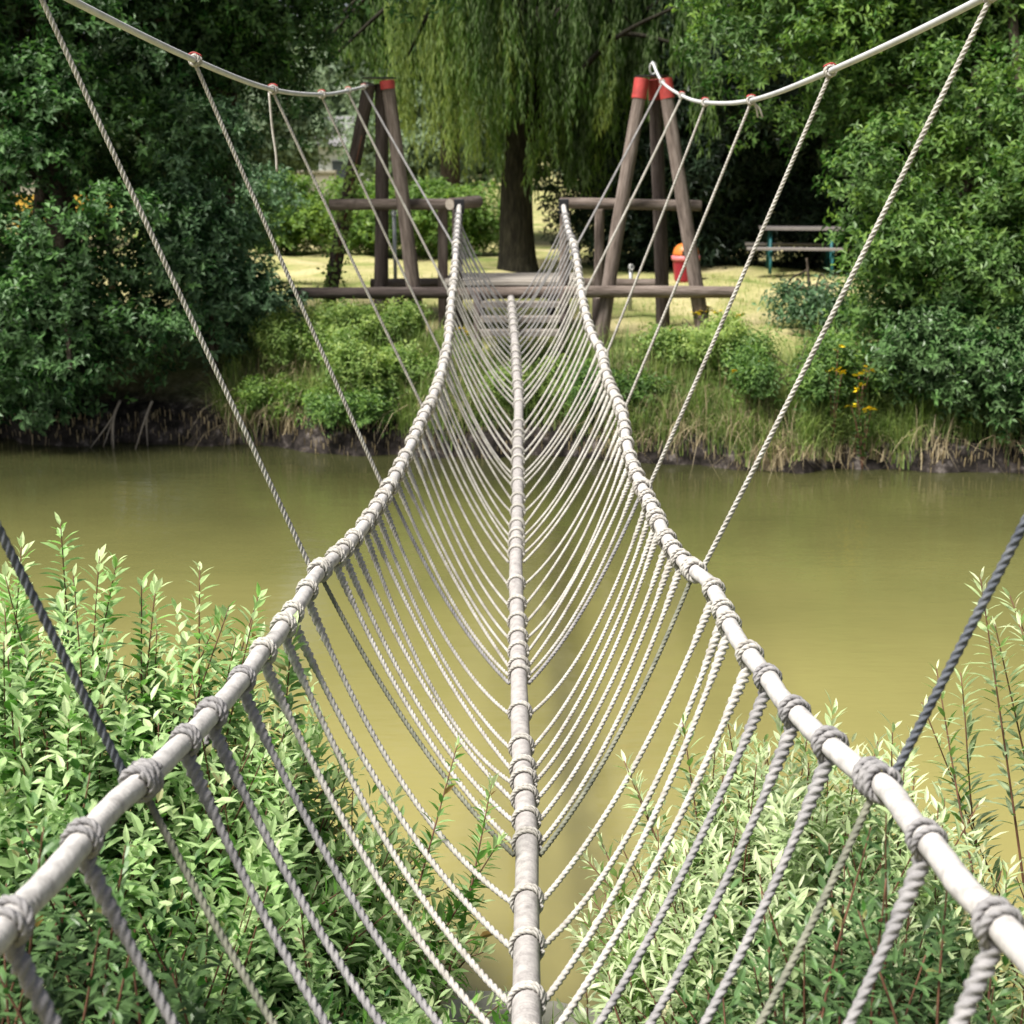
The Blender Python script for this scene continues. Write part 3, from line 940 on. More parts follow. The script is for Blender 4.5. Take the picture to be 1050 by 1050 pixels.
tree('alder_tree', 'big dark green broadleaf tree overhanging the water, left of bridge', 'tree', (-4.3, 13.7),
     [((-5.3, 13.6, 2.5), (2.75, 1.4, 2.5)), ((-3.3, 14.6, 4.5), (2.9, 1.0, 1.7)), ((-4.7, 12.9, .95), (2.1, .7, .75)), ((-5.2, 14.0, 5.2), (3.2, 1.6, 1.5))],
     620, (.19, .40), 44, 8, .078, .52, M['leaf_alder'], (-4.5, 13.9, 5.6), .19, shell=.35, nt=20, keep=keepL, spread=.17, tint_mid=.5, view_bias=.2)
tree('leaning_tree', 'slim leaning tree stem under the dark tree on the left bank', 'tree', (-3.0, 14.3),
     [((-3.1, 14.8, 3.5), (.7, .5, .5))], 22, (.3, .45), 80, 8, .08, .5, M['leaf_alder'], (-2.8, 14.7, 4.2), .075, nt=8, spread=.2, tint_mid=.45)
tree('elder_bush', 'loose dark bush at the right edge of the dark left tree, above the bank', 'bush', (-2.95, 13.5),
     [((-3.1, 13.55, 1.5), (.55, .45, .9)), ((-2.75, 13.7, 1.1), (.45, .4, .5)), ((-3.0, 13.6, 2.6), (.4, .4, .5))], 60, (.14, .28), 36, 8, .075, .48, M['leaf_teal'], (-2.9, 13.6, 1.8), .05, nt=8, spread=.16, tint_mid=.5)
tree('elder_bush', 'soft teal green bush standing on the lawn left of the left tripod', 'bush', (-3.85, 18.6),
     [((-3.85, 18.6, 2.0), (.75, .5, .8))], 30, (.25, .42), 60, 7, .08, .45, M['leaf_teal'], (-3.85, 18.6, 2.2), .05, nt=8, spread=.18, tint_mid=.55)


# bright tree, right
def keepR(C):
    px = 525 + F * C[:, 0] / (C[:, 1] * ca + (H - C[:, 2]) * sa)
    return ~((px < 815) & (C[:, 2] < 2.45)) & ~((px < 865) & (C[:, 2] < 1.75)) & (C[:, 2] > .35) & (px > 715)


tree('sallow_tree', 'bright green leafy tree filling the right bank beside the bridge', 'tree', (4.5, 13.5),
     [((4.5, 14.2, 4.2), (2.8, 1.2, 1.9)), ((5.2, 12.9, 2.2), (2.2, .9, 1.9)), ((4.7, 14.1, 5.3), (3.2, 1.4, 1.5)), ((4.5, 12.8, 1.2), (1.25, .6, .85)), ((5.2, 12.6, .8), (1.2, .5, .6)), ((3.7, 12.9, 1.5), (.7, .5, .9))],
     820, (.19, .40), 44, 8, .080, .42, M['leaf_right'], (4.6, 13.9, 5.4), .17, shell=.35, nt=26, keep=keepR, spread=.18, tint_mid=.55, view_bias=.2)
tree('dogwood_bush', 'dark bush at the waterside below the bright right tree', 'bush', (4.3, 12.2),
     [((4.55, 12.1, .75), (.95, .45, .5)), ((3.75, 12.25, .9), (.4, .3, .45))], 90, (.10, .24), 34, 8, .070, .42, M['leaf_deep'], (4.3, 12.3, 1.1), .04, nt=8, spread=.16, tint_mid=.30)
tree('snowberry_bush', 'thin spotty bush on the lawn edge in front of the picnic table', 'bush', (3.2, 13.9),
     [((3.2, 13.9, 1.1), (.5, .4, .3))], 18, (.12, .22), 22, 7, .07, .45, M['leaf_teal'], (3.0, 14.1, 1.7), .03, nt=8, spread=.2, tint_mid=.5)

# weeping willow ------------------------------------------------------------
wx, wy = x_at(531, 20.6, 1.2), 20.6
wl = (wx, wy, float(zg(wx, wy)))
willow = thing('weeping_willow', 'weeping willow with long trailing strands and broad trunk behind the landing', 'tree', wl)
g = Geo()
P = catmull([(wx, wy, .9), (wx - .02, wy, 2.2), (wx + .08, wy + .1, 3.8), (wx - .1, wy, 6.0)], 10)
tt = np.linspace(0, 1, len(P))
g.tube(P, .27 - .10 * tt + .10 * np.exp(-tt * 14), 18)
ends = []
for k in range(46):
    a = R.uniform(0, 2 * PI); rr = R.uniform(.8, 3.4)
    e = np.array([wx + .25 + rr * math.cos(a) * 1.0, wy + rr * math.sin(a) * .7, R.uniform(4.2, 6.4) - .22 * rr])
    s = P[R.randrange(14, len(P))]
    m = (s + e) / 2 + np.array([0, 0, R.uniform(.3, .9)])
    Q = catmull([s, m, e], 8)
    g.tube(Q, np.linspace(.07, .015, len(Q)), 6)
    ends.append(Q[5:])
g.build('trunk', M['bark_dark'], willow, True, origin=wl)
ends = np.concatenate(ends)
nb = 165                                   # strands hang in bundles of different length, with dark gaps between
bc = ends[rng.choice(len(ends), nb)] + rng.normal(0, .2, (nb, 3))
bc[:16] = np.stack([wx + rng.uniform(-.5, .5, 16), wy - rng.uniform(.6, 1.3, 16), rng.uniform(5.2, 6.2, 16)], 1)
bbot = rng.uniform(2.0, 4.4, nb)
bbot[:16] = rng.uniform(2.5, 3.6, 16)
front = (bc[:, 0] < wx - .55) & (bc[:, 0] > wx - 2.0)
bbot = np.where(front, rng.uniform(2.2, 4.2, nb), bbot)
btint = rng.normal(.28, .18, nb) + np.where(front, .42, 0)  # sunlit look of the left bundles put into their tint
bi = np.repeat(np.arange(nb), rng.integers(3, 13, nb))
ns = len(bi)
st = bc[bi] + rng.normal(0, .085, (ns, 3))
bot = bbot[bi] + np.abs(rng.normal(0, .35, ns))
Lh = np.maximum(.5, st[:, 2] - bot)
m_ = 46
t = np.linspace(0, 1, m_)
sway = rng.normal(0, .12, (nb, 2))[bi] + rng.normal(0, .06, (ns, 2))
Px = st[:, None, 0] + sway[:, None, 0] * t[None] ** 1.5 + .02 * np.sin(t[None] * 9 + rng.uniform(0, 6, (ns, 1)))
Py = st[:, None, 1] + sway[:, None, 1] * t[None] ** 1.5
Pz = st[:, None, 2] - Lh[:, None] * t[None]
P3 = np.stack([Px, Py, Pz], -1)
az = rng.uniform(0, 2 * PI, (ns, m_))
D = np.stack([np.cos(az) * .6, np.sin(az) * .6, -1 + 0 * az], -1)
Nn = np.stack([np.cos(az), np.sin(az), .6 + 0 * az], -1)
L = rng.uniform(.09, .16, (ns, m_)); W = L * .18
tn = np.clip(btint[bi][:, None] + .3 * (t[None] - .5) + rng.normal(0, .10, (ns, m_)), 0, 1)
build_leaves('crown', (P3.reshape(-1, 3), D.reshape(-1, 3), Nn.reshape(-1, 3), L.ravel(), W.ravel(), tn.ravel()), M['leaf_willow'], willow, wl)

# evergreens added on the right as painted canopy shade, and the row behind everything -------
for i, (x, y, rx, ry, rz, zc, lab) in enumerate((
        (2.6, 21.6, 2.1, .9, 2.4, 2.5, 'almost black evergreen with painted shade behind the willow trunk, right side'),
        (5.9, 21.3, 2.4, .9, 2.7, 2.6, 'almost black evergreen with painted shade behind the picnic table'),
        (9.0, 21.5, 2.4, 1.2, 2.8, 2.8, 'almost black evergreen with painted shade at the far right behind the bright tree'))):
    tree('shade_evergreen', lab, 'tree', (x, y), [((x, y, zc), (rx, ry, rz))] + ([((4.6, 19.9, 3.75), (2.2, .9, .7))] if i == 1 else []), 230, (.35, .62), 60, 8, .13, .3, M['leaf_shade'], (x, y, zc + 1.5), .14, shell=.3, nt=10, spread=.25, tint_mid=.4)  # overhang on the second evergreen added to shade the picnic table
for i, (x, y, rx, rz, zc, lab) in enumerate((
        (-1.2, 27.5, 2.6, 2.9, 6.6, 'tall green tree directly behind the willow crown'),
        (3.2, 28.0, 3.2, 4.2, 5.8, 'tall green tree behind the evergreens, right of the willow'),
        (9.0, 29.0, 3.4, 4.6, 5.8, 'tall green tree far behind the bright right tree'),
        (-13.0, 25.0, 3.4, 4.2, 5.2, 'tall green tree at the far left behind the dark tree'))):
    tree('background_tree', lab, 'tree', (x, y), [((x, y, zc), (rx, 1.8, rz))], 130, (.55, 1.0), 85, 7, .2, .5, M['leaf_far'], (x, y, zc + 1.5), .22, shell=.35, nt=14, spread=.35, tint_mid=.42)

# distance: low hedge, pale wall, house and trees with haze put into their pale colour --------------------------
hd = []
for i, (x, w, lab) in enumerate(((-5.4, .9, 'clipped yellow green shrub of the low row, seen left of the left tripod'), (-3.9, .9, 'yellow green shrub of the low row, seen through the legs of the left tripod'), (-2.4, .9, 'yellow green shrub of the low row, just right of the left tripod'), (-1.0, .8, 'yellow green shrub of the low row beside the willow trunk'))):
    tree('low_shrub', lab, 'shrub', (x, 23.9), [((x, 23.9, 1.5), (w, .55, .55))], 40, (.25, .4), 60, 7, .10, .35, M['leaf_hedge'], (x, 23.9, 1.6), .05, nt=6, spread=.2, tint_mid=.55, up=.9, group='low shrubs along the back of the lawn')
for x, y, rx, rz, zc, lab in ((-12.5, 44, 2.4, 1.9, 2.6, 'pale far bush left of the left tripod, beyond the lawn'), (-8.2, 47, 2.2, 1.6, 3.6, 'pale far tree crown seen between the dark tree and the left tripod'), (-3.3, 45, 1.8, 1.9, 3.0, 'pale far bush seen just right of the left tripod')):
    tree('far_bush', lab, 'bush', (x, y), [((x, y, zc), (rx, 1.2, rz))], 60, (.45, .8), 60, 7, .22, .5, M['leaf_pale'], (x, y, zc + .5), .12, nt=8, spread=.4, tint_mid=.45)
w = Geo()
w.box((-14.5, 56, 1.55), (15, .3, 1.05))
w.box((-14.5, 56, 2.12), (15, .42, .09))
wall = thing('boundary_wall', 'long pale beige boundary wall far behind the lawn', 'wall', (-14.5, 56, 1.0))
w.build('wall_body', M['wall'], wall, origin=(-14.5, 56, 1.0))
hs = thing('house', 'pale grey house glimpsed far off between the tripod legs', 'house', (-6.2, 66, .2))
g = Geo(); g.box((0, 0, 1.5), (5.0, 5, 3.0)); g.build('wall', M['house'], hs)
g = Geo()
g.add([(-2.8, -2.9, 2.95), (2.8, -2.9, 2.95), (2.8, 2.9, 2.95), (-2.8, 2.9, 2.95), (-2.8, 0, 4.3), (2.8, 0, 4.3)], [[0, 1, 5, 4], [2, 3, 4, 5], [3, 2, 1, 0]], [[0, 4, 3], [1, 2, 5]])
g.build('roof', M['roof'], hs)
for xx in (-1.4, .9):
    g = Geo(); g.box((xx, -2.52, 1.7), (1.0, .06, 1.2)); g.build('window', M['glass'], hs)
C, Rd = sample_clumps([((x, 75 + R.uniform(-4, 4), 5.0), (6, 3, 5)) for x in range(-50, 60, 8)], 420, 1.0, 1.9, .3)
V, Fc, T = leaves_np(*crown_from_clumps(C, Rd, 60, 6, .55, .55, spread=.9, tint_mid=.5))
tag(link('distant_trees', np_mesh('distant_trees', V, Fc, False, T), M['leaf_pale']), 'pale line of far trees beyond the park', 'trees', kind='stuff')

# ------------------------------------------------------------------ things on the lawn
# waste bin
bx, by = x_at(703, 18.9, 1.3), 18.9
bt = thing('waste_bin', 'red litter bin with orange domed lid on the lawn behind the right tripod', 'litter bin', (bx, by, float(zg(bx, by))))
def lathe(g, prof, n=24):
    th = np.linspace(0, 2 * PI, n, endpoint=False)
    V = np.array([[r * math.cos(a), r * math.sin(a), z] for r, z in prof for a in th])
    m = len(prof)
    q = [[i * n + j, i * n + (j + 1) % n, (i + 1) * n + (j + 1) % n, (i + 1) * n + j] for i in range(m - 1) for j in range(n)]
    g.add(V, q, [list(range(n))[::-1], [(m - 1) * n + j for j in range(n)]][0:1], )
g = Geo(); lathe(g, [(.13, -.03), (.15, .02), (.175, .27), (.18, .28)]); g.build('body', M['binred'], bt, True)
g = Geo(); lathe(g, [(.182, .27), (.195, .275), (.195, .33), (.182, .335)]); g.build('rim', M['binpink'], bt, True)
g = Geo(); lathe(g, [(.18, .33), (.178, .37), (.16, .43), (.12, .475), (.06, .50), (.001, .505)]); g.build('lid', M['binorange'], bt, True)
g = Geo(); g.box((0, -.165, .375), (.14, .03, .06)); g.build('opening', M['bracket'], bt)

# picnic table
tx, ty = x_at(820, 19.7, 1.5), 19.7
pt = thing('picnic_table', 'picnic table with pale top and teal legs under the right trees', 'picnic table', (tx, ty, float(zg(tx, ty))), rz=math.radians(-8))
g = Geo()
for k in range(4): g.box((0, -.24 + k * .16, .60), (1.15, .15, .035))
g.build('table_top', M['table'], pt)
for s in (-1, 1):
    g = Geo()
    g.box((-.1, s * .52, .34), (1.3, .2, .03)); g.build('bench', M['table'], pt)
    g = Geo()
    for q in (-1, 1):
        P = np.array([(s * .42, q * .42, 0), (s * .42, q * .2, .58)]); g.tube(P, .022, 8)
    g.tube(np.array([(s * .42, -.62, .31), (s * .42, .62, .31)]), .02, 8, ref=(0, 0, 1))
    for q in (-1, 1):
        g.tube(np.array([(s * .42 , q * .6, 0), (s * .42, q * .54, .32)]), .02, 8)
    g.build('leg_frame', M['teal'], pt, True)

# short posts
for px, py0, py1, Y, lab in ((647, 271, 305, 15.6, 'short pale pipe post between the legs of the right tripod'), (404, 216, 292, 15.9, 'thin grey pole behind the right leg of the left tripod')):
    zt = zpix(py0, Y); x = x_at(px, Y, zt); zf = float(zg(x, Y))
    p = thing('metal_post', lab, 'post', (x, Y, zf))
    g = Geo(); g.tube(np.array([(0, 0, -.1), (0, 0, zt - zf)]), .022, 10, ref=(1, 0, 0)); g.build('pole', M['steel'], p, True)
    g = Geo(); a = np.linspace(0, 2 * PI, 17); g.tube(np.stack([.03 * np.cos(a), 0 * a - .03, zt - zf - .03 + .03 * np.sin(a)], 1), .007, 6, cap=False, ref=(0, 1, 0)); g.build('ring', M['steel'], p, True)

# yellow board behind the left tree
zb = zpix(218, 17.0); xb = x_at(66, 17.0, zb)
yl = thing('play_panel', 'yellow board showing through gaps in the dark left tree', 'play panel', (xb, 17.0, float(zg(xb, 17))))
g = Geo(); g.box((0, 0, zb - yl.location[2]), (1.25, .05, .42)); o = g.build('board', M['yellow'], yl)
for s in (-.5, .5):
    g = Geo(); g.tube(np.array([(s, .06, -.1), (s, .06, zb - yl.location[2] + .15)]), .05, 10, ref=(1, 0, 0)); g.build('post', M['log_dark'], yl, True)


# ------------------------------------------------------------------ bank plants
def blades(name, base, hgt, wid, mat, tint, lean=.35, kind='stuff', label=None, parent=None, origin=(0, 0, 0), droop=0.5):
    n = len(base)
    az = rng.uniform(0, 2 * PI, n)
    d = np.stack([np.cos(az), np.sin(az), 0 * az], 1)
    s = np.stack([-np.sin(az), np.cos(az), 0 * az], 1)
    ln = rng.uniform(.05, 1, n)[:, None] * lean
    k = np.array([0, .4, .75, 1.0])
    pts = []
    for j, q in enumerate(k):
        up = hgt[:, None] * (q - droop * ln * q ** 3) * np.array([0, 0, 1])
        c = base + up + d * (ln * q ** 2 * hgt[:, None])
        w_ = wid[:, None] * (1 - q) ** .6
        if j < 3: pts += [c - s * w_ * .5, c + s * w_ * .5]
        else: pts += [c]
    V = np.stack(pts, 1).reshape(-1, 3)
    i = np.arange(n)[:, None] * 7
    F4 = np.concatenate([i + np.array([[0, 1, 3, 2]]), i + np.array([[2, 3, 5, 4]])])
    F3 = i + np.array([[4, 5, 6]])
    o = link(name, np_mesh(name, V - np.array(origin), [F4, F3], False, np.repeat(tint, 7)), mat, parent)
    if kind: tag(o, label, None, kind=kind)
    return o


def scatter(n, px0, px1, t0, t1, jit=None):
    x = rng.uniform(px0, px1, n); t_ = rng.uniform(t0, t1, n)
    y = yb(x) + t_
    return np.stack([x, y, zg(x, y) - .02], 1)


def tufts(n, per, sp, *areas):
    """blades in clumps: every clump its own centre, height and tint"""
    C = np.concatenate([scatter(int(n * w), *ar) for w, ar in areas])
    i = np.repeat(np.arange(len(C)), per)
    B = C[i] + rng.normal(0, sp, (len(i), 3))
    B[:, 2] = zg(B[:, 0], np.maximum(B[:, 1], yb(B[:, 0]) + .04)) - .03
    return B, rng.uniform(.45, 1.15, len(C))[i], rng.normal(0, .2, len(C))[i]


B, hs_, tn_ = tufts(260, 34, .06, (1.1, (-2.9, -.5, .12, 1.3)), (1.3, (.6, 3.6, .08, 1.2)), (.5, (-.6, .65, .2, 1.2)), (.3, (2.6, 5.2, .15, .6)))
o = blades('bank_grass', B, .5 * hs_ * rng.uniform(.6, 1.1, len(B)), rng.uniform(.006, .014, len(B)), M['grass'], np.clip(.42 + tn_ + rng.normal(0, .12, len(B)), 0, 1), 1.05, label='long green grass tufts along the far bank')
o['category'] = 'grass'
B, hs_, tn_ = tufts(50, 46, .075, (.5, (-2.7, -2.0, .05, .7)), (.35, (-1.0, -.2, .3, 1.0)), (.8, (.85, 2.6, .03, .9)), (.1, (2.8, 4.4, .02, .15)))
o = blades('dead_grass', B, .6 * hs_ * rng.uniform(.6, 1.1, len(B)), rng.uniform(.005, .010, len(B)), M['straw'], np.clip(.42 + tn_ + rng.normal(0, .15, len(B)), 0, 1), 1.35, label='straw coloured dead grass drooping over the far bank', droop=1.0)
o['category'] = 'grass'
# short lawn tufts
B = rng.uniform((-4.5, 13.9, 0), (4.5, 19.5, 0), (9000, 3)); B[:, 2] = zg(B[:, 0], B[:, 1]) - .01
o = blades('lawn_grass', B, rng.uniform(.03, .10, len(B)), rng.uniform(.006, .012, len(B)), M['grass'], np.clip(rng.normal(.75, .2, len(B)), 0, 1), .8, label='short sunlit lawn grass')
o['category'] = 'grass'
# roots and dead stalks hanging down the bank face
B = np.concatenate([scatter(1300, -5.5, 5.5, -.03, .2)])
B[:, 2] += .08
o = blades('root_fringe', B, rng.uniform(-.34, -.1, len(B)), rng.uniform(.006, .014, len(B)), M['straw'], np.clip(rng.normal(.15, .15, len(B)), 0, 1), .5, label='brown roots and stalks hanging down the cut bank')
o['category'] = 'roots'

shrubs = [(-2.05, .85, .5, 322, 'leaf_lime', 'yellow green bank shrub with pale tips, left one of the pair below the left tripod'),
          (-1.2, .5, .5, 350, 'leaf_lime', 'fuller lime green bank shrub touching the left hand rope'),
          (-1.6, .18, .36, 410, 'leaf_right', 'low mid green shrub spilling over the cut bank left of the bridge'),
          (-2.4, .2, .26, 418, 'leaf_hedge', 'small bright green leafy plant at the waterline below the dark tree'),
          (-1.45, 1.2, .45, 312, 'leaf_lime', 'loose shrub at the foot of the left tripod'),
          (.98, .40, .30, 385, 'leaf_right', 'green shrub right beside the right hand rope'),
          (1.85, .95, .5, 335, 'leaf_lime', 'lime green shrub under the right end of the log beam'),
          (2.6, .6, .5, 348, 'leaf_right', 'mid green bank shrub among the straw grass, right side'),
          (3.2, .5, .5, 340, 'leaf_right', 'deep green shrub with yellow flowers around it, right bank'),
          (.25, .45, .34, 400, 'leaf_lime', 'small shrub under the middle of the bridge')]
for x, t_, rx, ptop, mt, lab in shrubs:
    y = float(yb(x)) + t_; z = float(zg(x, y))
    hh = max(.3, zpix(ptop, y) - z)
    ells = []
    for _ in range(7):
        k = R.uniform(.45, 1.0)
        ells.append(((x + R.uniform(-1, 1) * rx, y + R.uniform(-.5, .5) * rx, z + hh * k * .55), (rx * R.uniform(.18, .4), rx * .3, hh * k * .42)))
    tree('bank_shrub', lab, 'shrub', (x, y), ells, int(42 * rx / .4), (.05, .12), 20, 8, .055, .36, M[mt], (x, y, z + hh * .6), .014, nt=12, spread=.17, tint_mid=.55, up=.9, group='leafy shrubs on the far bank')

# broad leaf plant and reddish dock by the bridge
def flower_plant(x, y, h, n_st, lab):
    z = float(zg(x, y))
    t = thing('ragwort_plant', lab, 'wild flower', (x, y, z), 'yellow flowering plants on the far bank')
    g = Geo(); LP, LD = [], []
    for k in range(n_st):
        fl = Geo()
        e = np.array([R.uniform(-.16, .16), R.uniform(-.12, .12), h * R.uniform(.8, 1.1)])
        Q = catmull([(0, 0, -.03), e * np.array([.4, .4, .55]), e], 5)
        g.tube(Q, .004, 5)
        for q in Q[2:-1]:
            for _ in range(3): LP.append(q); LD.append((R.uniform(-1, 1), R.uniform(-1, 1), R.uniform(0, .8)))
        for f in range(R.randint(3, 5)):
            c = e + np.array([R.uniform(-.035, .035), R.uniform(-.035, .035), R.uniform(-.01, .03)])
            ang = np.linspace(0, 2 * PI, 9)[:-1]
            rr = R.uniform(.016, .026)
            tl = np.array([R.uniform(-.5, .5), R.uniform(-.9, 0)])
            V = [c + np.array([0, 0, .006])] + [c + np.array([rr * math.cos(a), rr * math.sin(a), tl @ np.array([math.cos(a), math.sin(a)]) * rr]) for a in ang]
            fl.add(V, [[0, 1 + i, 1 + (i + 1) % 8] for i in range(8)])
        fl.build('flower_head', M['petal'], t)
    g.build('stem', M['twig'], t, True)
    LP = np.array(LP); LD = unit(np.array(LD)); n = len(LP)
    build_leaves('foliage', (LP, LD, np.tile([0, 0, 1.0], (n, 1)), np.full(n, .06), np.full(n, .018), np.clip(rng.normal(.4, .2, n), 0, 1)), M['leaf_right'], t, (0, 0, 0))
for px, py, Y, lab in ((860, 368, 11.95, 'tallest yellow flower cluster against the dark right bush'), (884, 384, 11.92, 'yellow flowers just right of the tallest cluster on the right bank'),
                       (893, 408, 11.85, 'lower yellow flowers beside the earth bank on the right'), (768, 376, 12.3, 'yellow flower in the straw grass left of the long hanging rope'),
                       (746, 338, 13.7, 'yellow flowers at the lawn edge by the right tripod foot'), (720, 330, 13.9, 'yellow flowers under the right end of the log beam'),
                       (690, 352, 13.6, 'yellow flowers left of the right tripod foot'), (468, 338, 13.6, 'yellow flowers beside the left hand rope near the landing')):
    x = x_at(px, Y, 1.2); zt = zpix(py, Y); z = float(zg(x, Y))
    flower_plant(x, Y, max(.25, zt - z), 4, lab)

# ivy climbing the left leg of the left tripod
n = 420
tt = rng.uniform(0, .85, n)
p0 = wp(333, 14.75, 1.0); p1 = wp(372, 14.2, 2.9)
P = p0 + (p1 - p0) * tt[:, None] + rng.normal(0, .06, (n, 3)); P[:, 1] -= .09
iv = thing('ivy', 'pale ivy climbing the left leg of the left tripod', 'climbing plant', p0)
build_leaves('foliage', (P, rand_dir(n), np.tile([0, -1.0, .3], (n, 1)) + rng.normal(0, .3, (n, 3)), rng.uniform(.04, .075, n), rng.uniform(.025, .045, n), np.clip(rng.normal(.6, .2, n), 0, 1)), M['leaf_lime'], iv, p0)
g = Geo(); g.tube(np.stack([np.linspace(p0[0], p1[0], 8), np.linspace(p0[1], p1[1], 8) - .085, np.linspace(p0[2], p1[2], 8)], 1), .008, 6); g.build('stem', M['twig'], iv, True, origin=p0)

# bare branches trailing into the water on the left
for px, py, lab, L_ in ((120, 448, 'bare pale branch with forked twigs trailing into the water below the dark tree', .45), (3, 430, 'bare twig dipping into the water at the left edge', .35), (153, 440, 'short bare twig dipping into the water right of the forked branch', .3)):
    Y = float(yb(x_at(px, 12.9, .2))) - .12
    top = np.array([x_at(px, Y, .45), Y + .1, .42])
    t = thing('bare_branch', lab, 'branch', top, 'bare branches dipping into the pond')
    g = Geo()
    for k in range(4 if L_ > .4 else 2):
        e = np.array([R.uniform(-.5, .15) * L_ / .45, -R.uniform(.05, .3), -.47])
        Q = catmull([(0, 0, 0), e * np.array([.4, .5, .35]) + np.array([R.uniform(-.05, .05), 0, 0]), e], 6)
        g.tube(Q, np.linspace(.014, .004, len(Q)), 6)
    g.build('twig', M['twig_pale'], t, True)

# ------------------------------------------------------------------ near bushes: upright leafy shoots
def near_bush(name, label, base, spread, dome_c, dome_r, n_st, leaf, wid, mat, m=30, tall=(), young=.97):
    """shoots rise from the bank and end on a dome; every shoot carries leaves spirally up its length"""
    loc = (base[0], base[1], float(zg(base[0], base[1])))
    t = thing(name, label, 'bush', loc, 'leafy bushes on the near bank')
    dome_c = np.array(dome_c); dome_r = np.array(dome_r)
    g = Geo()
    LP, LD, LN, LL, LT = [], [], [], [], []
    tips = []
    for k in range(n_st):
        d = rng.normal(size=3); d[2] = abs(d[2]) * 1.05 - .12
        d /= np.linalg.norm(d)
        tips.append(dome_c + d * dome_r * R.uniform(.70, 1.08) ** 1.0)
    for q in tips:                         # shoots stop short of the net
        T = TL if q[0] < 0 else TR
        a = on(T, q[1] + .45); f = on(TF, q[1])
        if abs(q[0]) < abs(a[0]) + .06:
            k = min(1, abs(q[0] - f[0]) / abs(a[0] - f[0]))
            q[2] = min(q[2], f[2] + (a[2] - f[2]) * (.25 * k + .75 * k * k) - R.uniform(.10, .22))
    tips = [q for q in tips if q[2] > .15]
    n_st = len(tips)
    tips += [np.array(q) for q in tall]
    for k, tip in enumerate(tips):
        b = np.array([base[0] + R.uniform(-1, 1) * spread[0], base[1] + R.uniform(-1, 1) * spread[1], 0])
        b[:2] = b[:2] * .55 + tip[:2] * .45
        b[2] = max(float(zg(b[0], b[1])), -.1)
        out = tip - b
        mid = b + out * .5 + np.array([out[0] * .12, out[1] * .12, -abs(out[2]) * .02 + .05]) + rng.normal(0, .04, 3)
        Q = catmull([b, mid, tip], 12)
        if k % 3 == 0 or k >= n_st: g.tube(Q, np.linspace(.0055, .0016, len(Q)), 5)
        Q2, s = resample(Q, .004)
        Ltot = s[-1]
        mm = int(m * R.uniform(.8, 1.2) * (1.7 if k >= n_st else 1))
        # leaves occupy the outer part of the shoot
        start = max(0.0, Ltot - R.uniform(.45, .85))
        pos = start + (Ltot - start) * (np.arange(mm) + R.random()) / mm
        P = np.stack([np.interp(pos, s, Q2[:, a]) for a in range(3)], 1)
        T = unit(np.gradient(Q2, axis=0))
        T = np.stack([np.interp(pos, s, T[:, a]) for a in range(3)], 1); T = unit(T)
        rr = np.clip((Ltot - pos) / .10, 0, 1)              # near the tip leaves close up
        az = np.arange(mm) * 2.4 + R.uniform(0, 6) + rng.normal(0, .5, mm)
        ref = np.array([0.3, 1, .1]); a1 = unit(np.cross(T, ref)); b1 = np.cross(T, a1)
        rd = np.cos(az)[:, None] * a1 + np.sin(az)[:, None] * b1
        D = unit(T * (1.15 - .55 * rr)[:, None] + rd * (.45 + .55 * rr)[:, None] + rng.normal(0, .16, (mm, 3)))
        Nn = unit(T * .9 - rd * .5 + np.array([0, 0, .35]) + rng.normal(0, .2, (mm, 3)))
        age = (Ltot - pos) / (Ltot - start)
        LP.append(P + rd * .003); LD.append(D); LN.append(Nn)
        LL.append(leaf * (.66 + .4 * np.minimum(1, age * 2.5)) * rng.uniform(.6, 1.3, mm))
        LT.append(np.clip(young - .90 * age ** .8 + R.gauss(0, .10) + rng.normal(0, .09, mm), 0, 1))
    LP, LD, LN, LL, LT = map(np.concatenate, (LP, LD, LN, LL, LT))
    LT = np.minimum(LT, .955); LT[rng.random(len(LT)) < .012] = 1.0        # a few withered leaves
    g.build('stem', M['twig'], t, True, origin=loc)
    W = LL * wid * rng.uniform(.8, 1.2, len(LL))
    build_leaves('foliage', (LP, LD, LN, LL, W, LT), mat, t, loc, full=True, curl=.16, fold=.13)
    return t


talls = [at_y(62, 535, 3.75), at_y(22, 560, 3.7), at_y(102, 570, 3.65), at_y(120, 575, 3.7), at_y(205, 580, 3.8), at_y(160, 600, 3.7), at_y(265, 612, 3.8), at_y(5, 590, 3.6), at_y(235, 622, 3.7), at_y(75, 590, 3.5), at_y(300, 640, 3.8)]
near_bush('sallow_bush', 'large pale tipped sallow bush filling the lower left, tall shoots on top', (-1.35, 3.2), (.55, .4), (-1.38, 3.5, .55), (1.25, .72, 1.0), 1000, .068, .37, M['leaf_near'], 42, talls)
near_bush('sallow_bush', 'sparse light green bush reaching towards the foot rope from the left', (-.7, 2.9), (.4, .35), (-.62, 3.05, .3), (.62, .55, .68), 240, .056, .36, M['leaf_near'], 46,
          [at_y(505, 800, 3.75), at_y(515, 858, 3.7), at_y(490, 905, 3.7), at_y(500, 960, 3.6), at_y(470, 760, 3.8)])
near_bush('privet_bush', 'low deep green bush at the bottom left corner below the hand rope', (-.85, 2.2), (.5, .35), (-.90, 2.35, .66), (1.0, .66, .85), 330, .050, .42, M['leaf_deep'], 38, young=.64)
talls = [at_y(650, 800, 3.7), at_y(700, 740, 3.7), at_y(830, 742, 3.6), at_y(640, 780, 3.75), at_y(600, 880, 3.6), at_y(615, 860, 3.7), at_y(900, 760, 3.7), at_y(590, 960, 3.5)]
near_bush('willow_bush', 'narrow leaved willow bush in the lower right between foot rope and hand rope', (.85, 2.95), (.4, .35), (.78, 3.3, .42), (.62, .66, .84), 640, .068, .25, M['leaf_silver'], 44, talls)
